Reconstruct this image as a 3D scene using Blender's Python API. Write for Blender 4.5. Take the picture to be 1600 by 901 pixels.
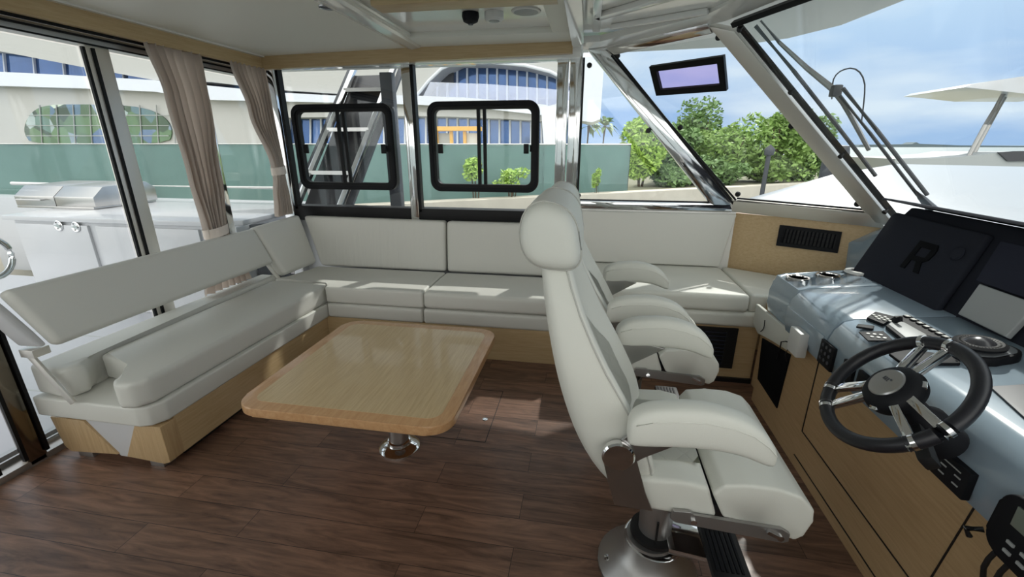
import bpy, bmesh, math, random
from mathutils import Vector, Matrix
random.seed(7)
R = math.radians
S = bpy.context.scene
for o in list(bpy.data.objects): bpy.data.objects.remove(o)

# ------------------------------------------------------------------ camera
F = 680.0; EYE = Vector((0, 0, 1.55))
PITCH = math.atan(224/680); YAW = math.atan(122/math.hypot(680, 224))
g0 = Vector((-math.sin(YAW), math.cos(YAW), 0)); RT = Vector((math.cos(YAW), math.sin(YAW), 0)); ZZ = Vector((0, 0, 1))
FW = g0*math.cos(PITCH) - ZZ*math.sin(PITCH); UP = g0*math.sin(PITCH) + ZZ*math.cos(PITCH)
cam = bpy.data.objects.new('camera', bpy.data.cameras.new('camera')); S.collection.objects.link(cam)
cam.data.lens = 36*F/1600; cam.data.sensor_width = 36; cam.data.clip_start = 0.02; cam.data.clip_end = 5000
cam.matrix_world = Matrix(((RT.x, UP.x, -FW.x, EYE.x), (RT.y, UP.y, -FW.y, EYE.y), (RT.z, UP.z, -FW.z, EYE.z), (0, 0, 0, 1)))
S.camera = cam
def at(px, py, ax, v):
    r = FW + RT*((px-800)/F) + UP*((450.5-py)/F); i = 'xyz'.index(ax)
    return EYE + r*((v-EYE[i])/r[i])
def onp(px, py, n, p):
    r = FW + RT*((px-800)/F) + UP*((450.5-py)/F)
    return EYE + r*((p-EYE).dot(n)/r.dot(n))

# ------------------------------------------------------------------ light
S.view_settings.view_transform = 'Standard'; S.view_settings.look = 'None'
S.view_settings.gamma = 1; S.view_settings.use_curve_mapping = False
S.view_settings.exposure = 0.96
SUN_AZ = Vector((.42, .91, 0)).normalized(); SUN_EL = R(41.5)
sd = SUN_AZ*math.cos(SUN_EL) + ZZ*math.sin(SUN_EL)
sun = bpy.data.objects.new('sun', bpy.data.lights.new('sun', 'SUN')); S.collection.objects.link(sun)
sun.data.energy = 1.7; sun.data.angle = R(1.2); sun.data.color = (1, .96, .9)
sun.rotation_euler = sd.to_track_quat('Z', 'Y').to_euler(); sun.location = (3, 6, 12)

W = bpy.data.worlds.new('world'); S.world = W; W.use_nodes = True
nt = W.node_tree; nt.nodes.clear()
def N(t, **k):
    n = nt.nodes.new(t)
    for a, b in k.items(): setattr(n, a, b)
    return n
def L(a, b): nt.links.new(a, b)
tc = N('ShaderNodeTexCoord'); sep = N('ShaderNodeSeparateXYZ'); L(tc.outputs['Generated'], sep.inputs[0])
ramp = N('ShaderNodeValToRGB'); L(sep.outputs[2], ramp.inputs[0])
e = ramp.color_ramp.elements
e[0].position = 0.0; e[0].color = (.30, .44, .66, 1); e[1].position = 1.0; e[1].color = (.22, .36, .58, 1)
for p, c in ((.06, (.28, .42, .66, 1)), (.2, (.42, .56, .74, 1)), (.42, (.60, .69, .78, 1)), (.7, (.50, .60, .72, 1))):
    q = e.new(p); q.color = c
mp = N('ShaderNodeMapping'); mp.inputs['Scale'].default_value = (1.3, 1.3, 5.5); L(tc.outputs['Generated'], mp.inputs[0])
nz = N('ShaderNodeTexNoise'); nz.inputs['Scale'].default_value = 1.6; nz.inputs['Detail'].default_value = 5; nz.inputs['Roughness'].default_value = .5
L(mp.outputs[0], nz.inputs['Vector'])
cr = N('ShaderNodeMapRange'); cr.inputs[1].default_value = .40; cr.inputs[2].default_value = .60; cr.inputs[4].default_value = .8
L(nz.outputs['Fac'], cr.inputs[0])
mx = N('ShaderNodeMix', data_type='RGBA'); mx.inputs[7].default_value = (.66, .73, .79, 1)
L(cr.outputs[0], mx.inputs[0]); L(ramp.outputs[0], mx.inputs[6])
bg = N('ShaderNodeBackground'); L(mx.outputs[2], bg.inputs[0])
# unseen sky overhead and to starboard, brightened as added fill for the cabin
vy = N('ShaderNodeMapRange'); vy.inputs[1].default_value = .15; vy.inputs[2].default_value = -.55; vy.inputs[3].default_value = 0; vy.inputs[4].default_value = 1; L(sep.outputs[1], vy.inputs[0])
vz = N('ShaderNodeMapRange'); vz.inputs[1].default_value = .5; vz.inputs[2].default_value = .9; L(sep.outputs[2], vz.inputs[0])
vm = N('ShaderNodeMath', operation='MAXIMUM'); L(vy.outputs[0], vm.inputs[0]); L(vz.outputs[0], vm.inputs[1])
sky_fill = N('ShaderNodeMix', data_type='RGBA'); sky_fill.inputs[7].default_value = (1.75, 1.72, 1.66, 1)
L(vm.outputs[0], sky_fill.inputs[0]); L(mx.outputs[2], sky_fill.inputs[6]); L(sky_fill.outputs[2], bg.inputs[0]); bg.inputs[1].default_value = .74
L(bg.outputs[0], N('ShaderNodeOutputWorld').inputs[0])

# ------------------------------------------------------------------ materials
def lin(c):
    return tuple(((v/255)/12.92 if v/255 <= .04045 else ((v/255+.055)/1.055)**2.4) for v in c) + (1,)
def mat(name, rgb, rough=.5, metal=0, spec=.5, bump=0, bscale=200, coat=0, var=0, vscale=4):
    m = bpy.data.materials.new(name); m.use_nodes = True; t = m.node_tree; b = t.nodes['Principled BSDF']
    b.inputs['Base Color'].default_value = lin(rgb); b.inputs['Roughness'].default_value = rough
    b.inputs['Metallic'].default_value = metal; b.inputs['Specular IOR Level'].default_value = spec
    b.inputs['Coat Weight'].default_value = coat; b.inputs['Coat Roughness'].default_value = .05
    c = t.nodes.new('ShaderNodeTexCoord')
    if bump:
        n = t.nodes.new('ShaderNodeTexNoise'); n.inputs['Scale'].default_value = bscale; n.inputs['Detail'].default_value = 3
        t.links.new(c.outputs['Object'], n.inputs['Vector'])
        u = t.nodes.new('ShaderNodeBump'); u.inputs['Strength'].default_value = bump; u.inputs['Distance'].default_value = .002
        t.links.new(n.outputs['Fac'], u.inputs['Height']); t.links.new(u.outputs[0], b.inputs['Normal'])
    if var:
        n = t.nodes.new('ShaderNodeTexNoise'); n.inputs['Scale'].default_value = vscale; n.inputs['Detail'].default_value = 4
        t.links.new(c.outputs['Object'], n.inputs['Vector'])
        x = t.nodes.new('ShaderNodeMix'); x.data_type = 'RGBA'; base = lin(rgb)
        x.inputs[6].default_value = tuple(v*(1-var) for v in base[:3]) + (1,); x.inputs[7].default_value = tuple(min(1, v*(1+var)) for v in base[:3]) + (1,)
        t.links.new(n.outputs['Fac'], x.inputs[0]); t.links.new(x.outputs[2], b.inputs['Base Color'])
    return m
def wood(name, c1, c2, scale=(1, 12, 12), rough=.4, fine=1.0, coat=.1):
    m = mat(name, c1, rough, coat=coat); t = m.node_tree; b = t.nodes['Principled BSDF']
    c = t.nodes.new('ShaderNodeTexCoord'); mp = t.nodes.new('ShaderNodeMapping'); mp.inputs['Scale'].default_value = scale
    t.links.new(c.outputs['Object'], mp.inputs[0])
    n = t.nodes.new('ShaderNodeTexNoise'); n.inputs['Scale'].default_value = 6*fine; n.inputs['Detail'].default_value = 8; n.inputs['Roughness'].default_value = .62
    n.inputs['Distortion'].default_value = .4; t.links.new(mp.outputs[0], n.inputs['Vector'])
    r = t.nodes.new('ShaderNodeValToRGB'); r.color_ramp.elements[0].position = .32; r.color_ramp.elements[1].position = .68
    r.color_ramp.elements[0].color = lin(c2); r.color_ramp.elements[1].color = lin(c1)
    t.links.new(n.outputs['Fac'], r.inputs[0]); t.links.new(r.outputs[0], b.inputs['Base Color'])
    return m
def glassmat(name, tint=(.93, .95, .95), base=.035, k=.5):
    m = bpy.data.materials.new(name); m.use_nodes = True; t = m.node_tree; t.nodes.clear()
    o = t.nodes.new('ShaderNodeOutputMaterial'); x = t.nodes.new('ShaderNodeMixShader')
    tr = t.nodes.new('ShaderNodeBsdfTransparent'); tr.inputs[0].default_value = tint + (1,)
    g = t.nodes.new('ShaderNodeBsdfGlossy'); g.inputs['Roughness'].default_value = .02; g.inputs['Color'].default_value = (.95, .97, 1, 1)
    lw = t.nodes.new('ShaderNodeLayerWeight'); lw.inputs[0].default_value = .5
    p = t.nodes.new('ShaderNodeMath'); p.operation = 'POWER'; p.inputs[1].default_value = 4
    a = t.nodes.new('ShaderNodeMath'); a.operation = 'MULTIPLY_ADD'; a.inputs[1].default_value = k; a.inputs[2].default_value = base
    t.links.new(lw.outputs['Facing'], p.inputs[0]); t.links.new(p.outputs[0], a.inputs[0]); t.links.new(a.outputs[0], x.inputs[0])
    t.links.new(tr.outputs[0], x.inputs[1]); t.links.new(g.outputs[0], x.inputs[2]); t.links.new(x.outputs[0], o.inputs[0])
    return m
M = {}
M['leather'] = mat('leather', (213, 212, 205), .5, bump=.12, bscale=260, spec=.4)
M['leather2'] = mat('leather_helm', (217, 217, 208), .5, bump=.18, bscale=300, spec=.4)
M['stitch'] = mat('stitch', (186, 185, 178), .6)
M['padpanel'] = mat('pad_panel', (200, 200, 202), .6)
M['oak_x'] = wood('oak_x', (201, 176, 136), (186, 158, 117), (.9, 14, 14))
M['oak_y'] = wood('oak_y', (201, 176, 136), (186, 158, 117), (14, .9, 14))
M['oak_z'] = wood('oak_z', (196, 168, 128), (178, 149, 109), (14, 14, .9))
M['oak_dk'] = wood('oak_helm', (196, 166, 126), (180, 150, 110), (14, .9, 14))
M['table'] = wood('table_veneer', (212, 188, 146), (192, 164, 122), (16, .8, 16), .33, 1.2, .25)
M['table_edge'] = wood('table_edge', (206, 164, 120), (188, 142, 98), (9, 1.6, 9), .35, 1, .25)
M['chrome'] = mat('chrome', (225, 225, 225), .07, 1)
M['steel'] = mat('brushed_steel', (190, 188, 186), .28, 1)
M['alu'] = mat('satin_aluminium', (170, 168, 166), .38, .85)
M['black'] = mat('black_rubber', (18, 18, 20), .5)
M['frame'] = mat('black_frame', (12, 12, 14), .45, spec=.25)
M['plastic'] = mat('black_plastic', (22, 23, 27), .6, spec=.2)
M['lobe'] = mat('grey_lobe', (112, 116, 120), .5, spec=.3)
M['leather_c'] = mat('creased_leather', (213, 212, 205), .5, spec=.4)
_t = M['leather_c'].node_tree; _c = _t.nodes.new('ShaderNodeTexCoord'); _m = _t.nodes.new('ShaderNodeMapping'); _m.inputs['Scale'].default_value = (16, 1, 1.6); _n = _t.nodes.new('ShaderNodeTexNoise'); _n.inputs['Scale'].default_value = 1.3; _u = _t.nodes.new('ShaderNodeBump'); _u.inputs['Strength'].default_value = .45; _u.inputs['Distance'].default_value = .012
_t.links.new(_c.outputs['Object'], _m.inputs[0]); _t.links.new(_m.outputs[0], _n.inputs['Vector']); _t.links.new(_n.outputs['Fac'], _u.inputs['Height']); _t.links.new(_u.outputs[0], _t.nodes['Principled BSDF'].inputs['Normal'])
M['matte'] = mat('matte_black_cover', (44, 46, 54), .9, spec=.1)
M['matte2'] = mat('matte_black_raised', (14, 15, 18), .8, spec=.1)
M['charcoal'] = mat('charcoal_fabric', (52, 54, 66), .9, spec=.1)
M['rim'] = mat('rim_leather', (24, 24, 30), .42, bump=.1)
M['gel'] = mat('grey_gelcoat', (148, 165, 178), .16, coat=.6, var=.03, vscale=2)
M['ceil'] = mat('headliner', (232, 230, 220), .55)
M['gloss'] = mat('gloss_white', (236, 234, 229), .16, coat=.5)
M['roofw'] = mat('roof_gelcoat', (222, 222, 218), .6, spec=.25)
M['stiledk'] = mat('dark_bronze_steel', (120, 112, 100), .15, 1)
M['white'] = mat('white_gelcoat', (192, 193, 197), .3, coat=.3)
M['deck'] = mat('deck_white', (176, 178, 184), .5)
M['whitep'] = mat('white_plastic', (215, 215, 212), .4)
M['greyp'] = mat('light_grey_plastic', (165, 168, 168), .5)
M['dgrey'] = mat('dark_grey', (70, 72, 78), .5)
M['fabric'] = mat('curtain_fabric', (228, 216, 206), .9, spec=.1, bump=.3, bscale=900)
M['glass'] = glassmat('glass')
M['glass_w'] = glassmat('windscreen_glass', (.95, .97, .965), .04, .55)
M['purple'] = glassmat('tinted_hatch', (.86, .77, .93), .03, .3)
M['smoke'] = mat('smoked_acrylic', (58, 58, 62), .25)
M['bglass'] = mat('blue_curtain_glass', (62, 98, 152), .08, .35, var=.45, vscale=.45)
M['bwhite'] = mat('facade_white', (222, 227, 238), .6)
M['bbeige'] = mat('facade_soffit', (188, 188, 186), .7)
M['satin'] = mat('satin_stainless', (226, 222, 214), .38, .8)
M['painted_refl'] = mat('oval_painted_refl', (96, 122, 92), .1, .3)  # tree reflection painted into the glass colour as green and blue cells
_t = M['painted_refl'].node_tree; _n = _t.nodes.new('ShaderNodeTexVoronoi'); _n.inputs['Scale'].default_value = .9; _c = _t.nodes.new('ShaderNodeTexCoord'); _r = _t.nodes.new('ShaderNodeValToRGB')
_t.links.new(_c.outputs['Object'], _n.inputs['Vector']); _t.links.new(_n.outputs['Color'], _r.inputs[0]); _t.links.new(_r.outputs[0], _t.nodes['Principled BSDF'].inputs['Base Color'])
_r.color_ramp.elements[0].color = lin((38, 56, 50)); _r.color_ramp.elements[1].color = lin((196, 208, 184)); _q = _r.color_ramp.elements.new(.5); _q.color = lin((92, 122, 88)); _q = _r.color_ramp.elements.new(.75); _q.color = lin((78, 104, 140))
M['fence'] = mat('green_screen', (140, 168, 164), .8, var=.12, vscale=1.2)
M['concrete'] = mat('seawall_concrete', (200, 192, 178), .9, var=.15, vscale=3, bump=.5, bscale=20)
M['ground'] = mat('ground', (136, 134, 112), .95, var=.1)
M['water'] = mat('sea_water', (100, 114, 116), .5, var=.1, vscale=.2)
M['leaf'] = mat('leaves', (134, 164, 88), .6, var=.45, vscale=1.6)
M['leaf2'] = mat('leaves_dark', (112, 142, 86), .6, var=.4, vscale=1.6)
M['leaf3'] = mat('leaves_bright', (164, 196, 92), .6, var=.3, vscale=5)
M['haze_land'] = mat('distant_land', (92, 106, 112), .9)
M['fdeck'] = mat('foredeck_gelcoat', (150, 156, 164), .35, coat=.2)
M['bark'] = mat('bark', (96, 82, 66), .9)
M['yellow'] = mat('yellow_paint', (222, 170, 70), .5)
M['dial'] = mat('dial_white', (220, 220, 215), .5)
M['screen'] = mat('lcd', (120, 128, 118), .3)

# walnut plank floor
m = mat('walnut_planks', (90, 62, 48), .4, coat=.04); t = m.node_tree; b = t.nodes['Principled BSDF']
c = t.nodes.new('ShaderNodeTexCoord'); br = t.nodes.new('ShaderNodeTexBrick')
br.inputs['Scale'].default_value = 1; br.inputs['Brick Width'].default_value = 1.15; br.inputs['Row Height'].default_value = .145
br.inputs['Mortar Size'].default_value = .0012; br.offset = .37; br.inputs['Color1'].default_value = (0, 0, 0, 1); br.inputs['Color2'].default_value = (1, 1, 1, 1)
br.inputs['Mortar'].default_value = (.2, .2, .2, 1); t.links.new(c.outputs['Object'], br.inputs['Vector'])
mp2 = t.nodes.new('ShaderNodeMapping'); mp2.inputs['Scale'].default_value = (1.1, 9, 1); t.links.new(c.outputs['Object'], mp2.inputs[0])
ad = t.nodes.new('ShaderNodeVectorMath'); ad.operation = 'ADD'; t.links.new(mp2.outputs[0], ad.inputs[0])
sc = t.nodes.new('ShaderNodeVectorMath'); sc.operation = 'SCALE'; sc.inputs['Scale'].default_value = 7; t.links.new(br.outputs['Color'], sc.inputs[0]); t.links.new(sc.outputs[0], ad.inputs[1])
n1 = t.nodes.new('ShaderNodeTexNoise'); n1.inputs['Scale'].default_value = 2.6; n1.inputs['Detail'].default_value = 9; n1.inputs['Roughness'].default_value = .66; n1.inputs['Distortion'].default_value = 1.1
t.links.new(ad.outputs[0], n1.inputs['Vector'])
rr = t.nodes.new('ShaderNodeValToRGB'); rr.color_ramp.elements[0].position = .3; rr.color_ramp.elements[1].position = .72
rr.color_ramp.elements[0].color = lin((74, 53, 42)); rr.color_ramp.elements[1].color = lin((150, 114, 94)); t.links.new(n1.outputs['Fac'], rr.inputs[0])
mm = t.nodes.new('ShaderNodeMix'); mm.data_type = 'RGBA'; mm.blend_type = 'MULTIPLY'; mm.inputs[0].default_value = 1
r3 = t.nodes.new('ShaderNodeMapRange'); r3.inputs[3].default_value = .82; r3.inputs[4].default_value = 1.12; t.links.new(br.outputs['Color'], r3.inputs[0])
t.links.new(rr.outputs[0], mm.inputs[6]); t.links.new(r3.outputs[0], mm.inputs[7])
m4 = t.nodes.new('ShaderNodeMix'); m4.data_type = 'RGBA'; m4.inputs[7].default_value = lin((34, 22, 18))
t.links.new(br.outputs['Fac'], m4.inputs[0]); t.links.new(mm.outputs[2], m4.inputs[6]); t.links.new(m4.outputs[2], b.inputs['Base Color'])
M['floor'] = m

# ------------------------------------------------------------------ helpers
ORG = {}
def tag(o, label=None, cat=None, group=None, kind=None):
    if label: o['label'] = label
    if cat: o['category'] = cat
    if group: o['group'] = group
    if kind: o['kind'] = kind
    return o
def thing(name, label, cat, loc, group=None):
    o = bpy.data.objects.new(name, None); S.collection.objects.link(o); o.location = loc; o.empty_display_size = .05
    ORG[o.name] = Vector(loc); return tag(o, label, cat, group)
def obj(name, bm, m, parent=None, smooth=35, subsurf=0, label=None, cat=None, group=None, kind=None):
    me = bpy.data.meshes.new(name)
    bmesh.ops.recalc_face_normals(bm, faces=bm.faces)
    if parent is None:
        xs = [v.co for v in bm.verts]
        org = Vector(((min(v.x for v in xs)+max(v.x for v in xs))/2, (min(v.y for v in xs)+max(v.y for v in xs))/2, min(v.z for v in xs)))
    else: org = ORG[parent.name]
    for v in bm.verts: v.co -= org
    bm.to_mesh(me); bm.free()
    for ma in (m if isinstance(m, (list, tuple)) else [m]): me.materials.append(ma if not isinstance(ma, str) else M[ma])
    o = bpy.data.objects.new(name, me); S.collection.objects.link(o); ORG[o.name] = org
    if parent is None: o.location = org
    else: o.parent = parent
    if smooth:
        for p in me.polygons: p.use_smooth = True
        if not subsurf: me.set_sharp_from_angle(angle=R(smooth))
    if subsurf:
        s = o.modifiers.new('s', 'SUBSURF'); s.levels = s.render_levels = subsurf
    return tag(o, label, cat, group, kind)
def struct(name, bm, m, parent=None, **k):
    return obj(name, bm, m, parent, kind=None if parent else 'structure', **k)
B = bmesh.new
def hexa(bm, p, bev=0, seg=2, mi=0):     # p: 4 bottom + 4 top points (same winding)
    v = [bm.verts.new(q) for q in p]
    fs = [bm.faces.new([v[i] for i in f]) for f in ((0, 3, 2, 1), (4, 5, 6, 7), (0, 1, 5, 4), (1, 2, 6, 5), (2, 3, 7, 6), (3, 0, 4, 7))]
    for f in fs: f.material_index = mi
    if bev:
        es = list({e for f in fs for e in f.edges})
        bmesh.ops.bevel(bm, geom=es, offset=bev, segments=seg, profile=.6, affect='EDGES')
    return bm
def box(bm, x0, x1, y0, y1, z0, z1, bev=0, seg=2, mi=0):
    return hexa(bm, [(x0, y0, z0), (x1, y0, z0), (x1, y1, z0), (x0, y1, z0), (x0, y0, z1), (x1, y0, z1), (x1, y1, z1), (x0, y1, z1)], bev, seg, mi)
def prism(bm, pts, vec, bev=0, seg=2, side_only=False):
    vec = Vector(vec); a = [bm.verts.new(Vector(p)) for p in pts]; b_ = [bm.verts.new(Vector(p)+vec) for p in pts]
    n = len(pts); fs = [bm.faces.new(a[::-1]), bm.faces.new(b_)]
    for i in range(n): fs.append(bm.faces.new((a[i], a[(i+1) % n], b_[(i+1) % n], b_[i])))
    if bev:
        es = list(fs[0].edges)+list(fs[1].edges)
        if not side_only: es = list({e for f in fs for e in f.edges})
        bmesh.ops.bevel(bm, geom=es, offset=bev, segments=seg, profile=.6, affect='EDGES', clamp_overlap=True)
    return bm
def ringprism(bm, outer, inner, vec):
    vec = Vector(vec); n = len(outer)
    A = [bm.verts.new(Vector(p)) for p in outer]; I = [bm.verts.new(Vector(p)) for p in inner]
    A2 = [bm.verts.new(Vector(p)+vec) for p in outer]; I2 = [bm.verts.new(Vector(p)+vec) for p in inner]
    for i in range(n):
        j = (i+1) % n
        bm.faces.new((A[i], A[j], I[j], I[i])); bm.faces.new((A2[i], I2[i], I2[j], A2[j]))
        bm.faces.new((A[i], A2[i], A2[j], A[j])); bm.faces.new((I[i], I[j], I2[j], I2[i]))
    return bm
def rrect(cx, cy, w, h, r, n=6):
    out = []
    for (sx, sy, a0) in ((1, 1, 0), (-1, 1, 90), (-1, -1, 180), (1, -1, 270)):
        for k in range(n+1):
            a = R(a0+90*k/n); out.append((cx+sx*(w/2-r)+r*math.cos(a), cy+sy*(h/2-r)+r*math.sin(a)))
    return out
def frame(v):
    v = Vector(v).normalized(); u = v.cross(ZZ)
    if u.length < 1e-4: u = Vector((1, 0, 0))
    u.normalize(); return v, u, u.cross(v).normalized()
def tube(bm, path, r, n=12, closed=False, cap=True, sq=1.0):
    P = [Vector(p) for p in path]; k = len(P); rs = r if isinstance(r, (list, tuple)) else [r]*k; rings = []
    up = None
    for i in range(k):
        d = (P[(i+1) % k]-P[i-1]) if closed else (P[min(i+1, k-1)]-P[max(i-1, 0)])
        d.normalize()
        if up is None: _, u, w = frame(d)
        else:
            u = up-d*up.dot(d); u.normalize(); w = d.cross(u)
        up = u
        rings.append([bm.verts.new(P[i]+(u*math.cos(2*math.pi*j/n)+w*math.sin(2*math.pi*j/n)*sq)*rs[i]) for j in range(n)])
    for i in range(k if closed else k-1):
        a, b_ = rings[i], rings[(i+1) % k]
        for j in range(n): bm.faces.new((a[j], a[(j+1) % n], b_[(j+1) % n], b_[j]))
    if cap and not closed: bm.faces.new(rings[0][::-1]); bm.faces.new(rings[-1])
    return bm
def bar(bm, p0, p1, w, d, side=None, bev=0):   # rectangular bar; side = direction of w
    p0 = Vector(p0); p1 = Vector(p1); ax = (p1-p0).normalized()
    s = Vector(side) if side else frame(ax)[1]
    s = (s-ax*s.dot(ax)).normalized(); t_ = ax.cross(s)
    q = [p+s*(a*w/2)+t_*(b_*d/2) for p in (p0, p1) for a, b_ in ((-1, -1), (1, -1), (1, 1), (-1, 1))]
    return hexa(bm, q, bev)
def lathe(bm, prof, c, axis=(0, 0, 1), n=32):
    c = Vector(c); ax, u, w = frame(axis); rings = []
    for r, h in prof:
        rings.append([bm.verts.new(c+ax*h+(u*math.cos(2*math.pi*j/n)+w*math.sin(2*math.pi*j/n))*max(r, 1e-4)) for j in range(n)])
    for a, b_ in zip(rings, rings[1:]):
        for j in range(n): bm.faces.new((a[j], a[(j+1) % n], b_[(j+1) % n], b_[j]))
    bm.faces.new(rings[0][::-1]); bm.faces.new(rings[-1]); return bm
def loft(bm, rings, cap=True):
    rs = [[bm.verts.new(p) for p in r] for r in rings]; n = len(rs[0])
    for a, b_ in zip(rs, rs[1:]):
        for j in range(n): bm.faces.new((a[j], a[(j+1) % n], b_[(j+1) % n], b_[j]))
    if cap: bm.faces.new(rs[0][::-1]); bm.faces.new(rs[-1])
    return bm
def grid(bm, fn, nu, nv, closed_u=False):
    vs = [[bm.verts.new(fn(i/nu, j/nv)) for i in range(nu+1)] for j in range(nv+1)]
    for j in range(nv):
        for i in range(nu): bm.faces.new((vs[j][i], vs[j][i+1], vs[j+1][i+1], vs[j+1][i]))
    return bm
def cushion(x0, x1, y0, y1, z0, z1, bev=.03, puff=.012, lean=(0, 0), axis='z', n=10):
    """soft upholstered block: rounded box with gently domed faces; lean shifts the top by (dx, dy)"""
    bm = B(); cx, cy, cz = (x0+x1)/2, (y0+y1)/2, (z0+z1)/2; hx, hy, hz = (x1-x0)/2, (y1-y0)/2, (z1-z0)/2
    bmesh.ops.create_cube(bm, size=2); bmesh.ops.subdivide_edges(bm, edges=bm.edges[:], cuts=n, use_grid_fill=True)
    hh = (hx, hy, hz); r0 = min(bev, min(hh)*.95); m_ = n+1
    def pos(t_, h_):
        i = round((t_+1)/2*m_); j = min(i, m_-i); s_ = 1 if i*2 > m_ else -1
        if j <= 3: return s_*(h_-r0*(0, .3, .62, 1)[j])
        return (h_-r0)*(-1+2*(i-3)/(m_-6))
    for v in bm.verts:
        p = [pos(v.co[i], hh[i]) for i in range(3)]; h = hh; r = r0
        q = [max(-h[i]+r, min(h[i]-r, p[i])) for i in range(3)]
        # spread grid so that bevel zones have rows
        d = Vector([p[i]-q[i] for i in range(3)])
        if d.length > 1e-9: d = d.normalized()*r
        u = [abs(p[i])/h[i] for i in range(3)]
        co = Vector(q)+d
        k = puff
        if u[2] > .999: co.z += math.copysign(k*(1-u[0]**4)*(1-u[1]**4), p[2])
        if u[0] > .999: co.x += math.copysign(k*(1-u[2]**4)*(1-u[1]**4), p[0])
        if u[1] > .999: co.y += math.copysign(k*(1-u[2]**4)*(1-u[0]**4), p[1])
        f = (co.z+hz)/(2*hz)
        v.co = (cx+co.x+lean[0]*f, cy+co.y+lean[1]*f, cz+co.z)
    return bm
def remap(a, b_, t_): return a+(b_-a)*t_
def copy_tree(o, parent=None):
    c_ = o.copy(); S.collection.objects.link(c_); c_.parent = parent
    for ch in [x for x in bpy.data.objects if x.parent == o]: copy_tree(ch, c_)
    return c_

# ================================================================== SETTING: cabin shell
V = Vector
def CZ(x): return 2.215+(x+2.6)*.0168
struct('floor', box(B(), -2.74, 2.3, -.4, 3.64, -.06, 0), 'floor')
roof_out = [(-4.1, -.9), (.3, -1.1), (1.12, -.95), (1.51, -.7), (1.71, -.3), (1.77, .4), (1.82, 1.75), (1.77, 3.17), (1.71, 3.84), (1.51, 4.21), (1.12, 4.48), (.32, 4.55), (-1.05, 4.40), (-1.25, 5.05), (-4.1, 5.05)]
b = prism(B(), [(x, y, 2.35) for x, y in roof_out], (0, 0, .13), .02)
box(b, -2.72, -.12, -.22, 3.72, 2.299, 2.352); prism(b, [(x, y, 2.299) for x, y in ((-.12, 3.66), (.08, 3.64), (.80, 3.18), (.99, 2.72), (1.37, 1.75), (.99, .78), (.80, .32), (.08, -.14), (-.12, -.16))], (0, 0, .053))
struct('roof', b, 'roofw', smooth=0)
# flat headliner, aft part
struct('ceiling', hexa(B(), [(-2.66, -.4, CZ(-2.6)), (-1.37, -.4, CZ(-1.37)), (-1.37, 3.66, CZ(-1.37)), (-2.66, 3.66, CZ(-2.6)), (-2.66, -.4, 2.295), (-1.37, -.4, 2.295), (-1.37, 3.66, 2.295), (-2.66, 3.66, 2.295)]), 'ceil', smooth=0)
b = B()
for x0, x1, y0, y1 in ((-1.37, -.16, 3.18, 3.66), (-1.37, -1.24, -.4, 3.18), (-.28, -.16, -.4, 3.18)):
    box(b, x0, x1, y0, y1, 2.238, 2.296, .008)
struct('trim_1', b, 'ceil')
struct('trim_2', box(B(), -1.24, -.28, -.4, 3.18, 2.275, 2.298), 'gloss')
b = B(); prism(b, [(-1.372, 0, CZ(-1.37)-.012), (-1.33, 0, CZ(-1.37)-.02), (-1.27, 0, 2.225), (-1.23, 0, 2.262), (-1.36, 0, 2.262)], (0, 3.42, 0), .004)
struct('trim_3', b, 'gloss')
struct('trim_4', box(B(), -1.16, -.2, 2.44, 2.58, 2.235, 2.274, .004), 'oak_x')
# white fascia line above the wood
b = B(); bar(b, (-2.61, 3.47, CZ(-2.6)-.003), (-.15, 3.47, CZ(-.15)-.003), .03, .012, (0, 1, 0)); bar(b, (-2.585, -.4, CZ(-2.6)-.002), (-2.585, 3.47, CZ(-2.6)-.002), .03, .012, (1, 0, 0))
struct('trim_5', b, 'gloss')
# wooden valances
struct('trim_6', hexa(B(), [(-2.62, 3.45, 2.122), (-.157, 3.45, 2.166), (-.157, 3.50, 2.166), (-2.62, 3.50, 2.122), (-2.62, 3.45, CZ(-2.6)), (-.157, 3.45, CZ(-.16)), (-.157, 3.50, CZ(-.16)), (-2.62, 3.50, CZ(-2.6))]), 'oak_x', smooth=0)
struct('trim_7', box(B(), -2.64, -2.6, -.4, 3.45, 2.124, CZ(-2.6)), 'oak_y', smooth=0)
# window header strip behind the port valance
struct('trim_8', box(B(), -2.7, -.1, 3.52, 3.70, 2.15, 2.30, .004), 'gloss')

# ---- port wall with windows
struct('wall_port', box(B(), -2.76, 1.12, 3.66, 3.72, 0, .93), 'white')
struct('trim_9', box(B(), -2.66, -.24, 3.60, 3.73, .90, 1.03, .01), 'frame')
struct('trim_10', box(B(), -1.5, -1.425, 3.585, 3.66, .93, 2.16, .012), 'chrome')      # mullions
struct('trim_11', box(B(), -.27, -.185, 3.58, 3.68, .93, 2.30, .012), 'chrome')
struct('trim_12', box(B(), -.175, -.085, 3.585, 3.68, 1.0, 2.30, .012), 'chrome')
b = B(); box(b, -1.424, -1.404, 3.60, 3.66, 1.0, 2.16); box(b, -2.60, -2.585, 3.60, 3.66, 1.0, 2.16); box(b, -.084, -.070, 3.6, 3.66, 1.13, 2.16)
struct('trim_13', b, 'frame')
struct('trim_14', box(B(), -2.70, -2.60, 3.56, 3.66, .1, 2.2, .012), 'chrome')
struct('trim_15', box(B(), -.085, 1.10, 3.585, 3.70, 1.062, 1.125, .01), 'chrome')
struct('trim_16', box(B(), -.24, 1.13, 3.58, 3.72, .6, 1.062, .01), 'gloss')

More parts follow.
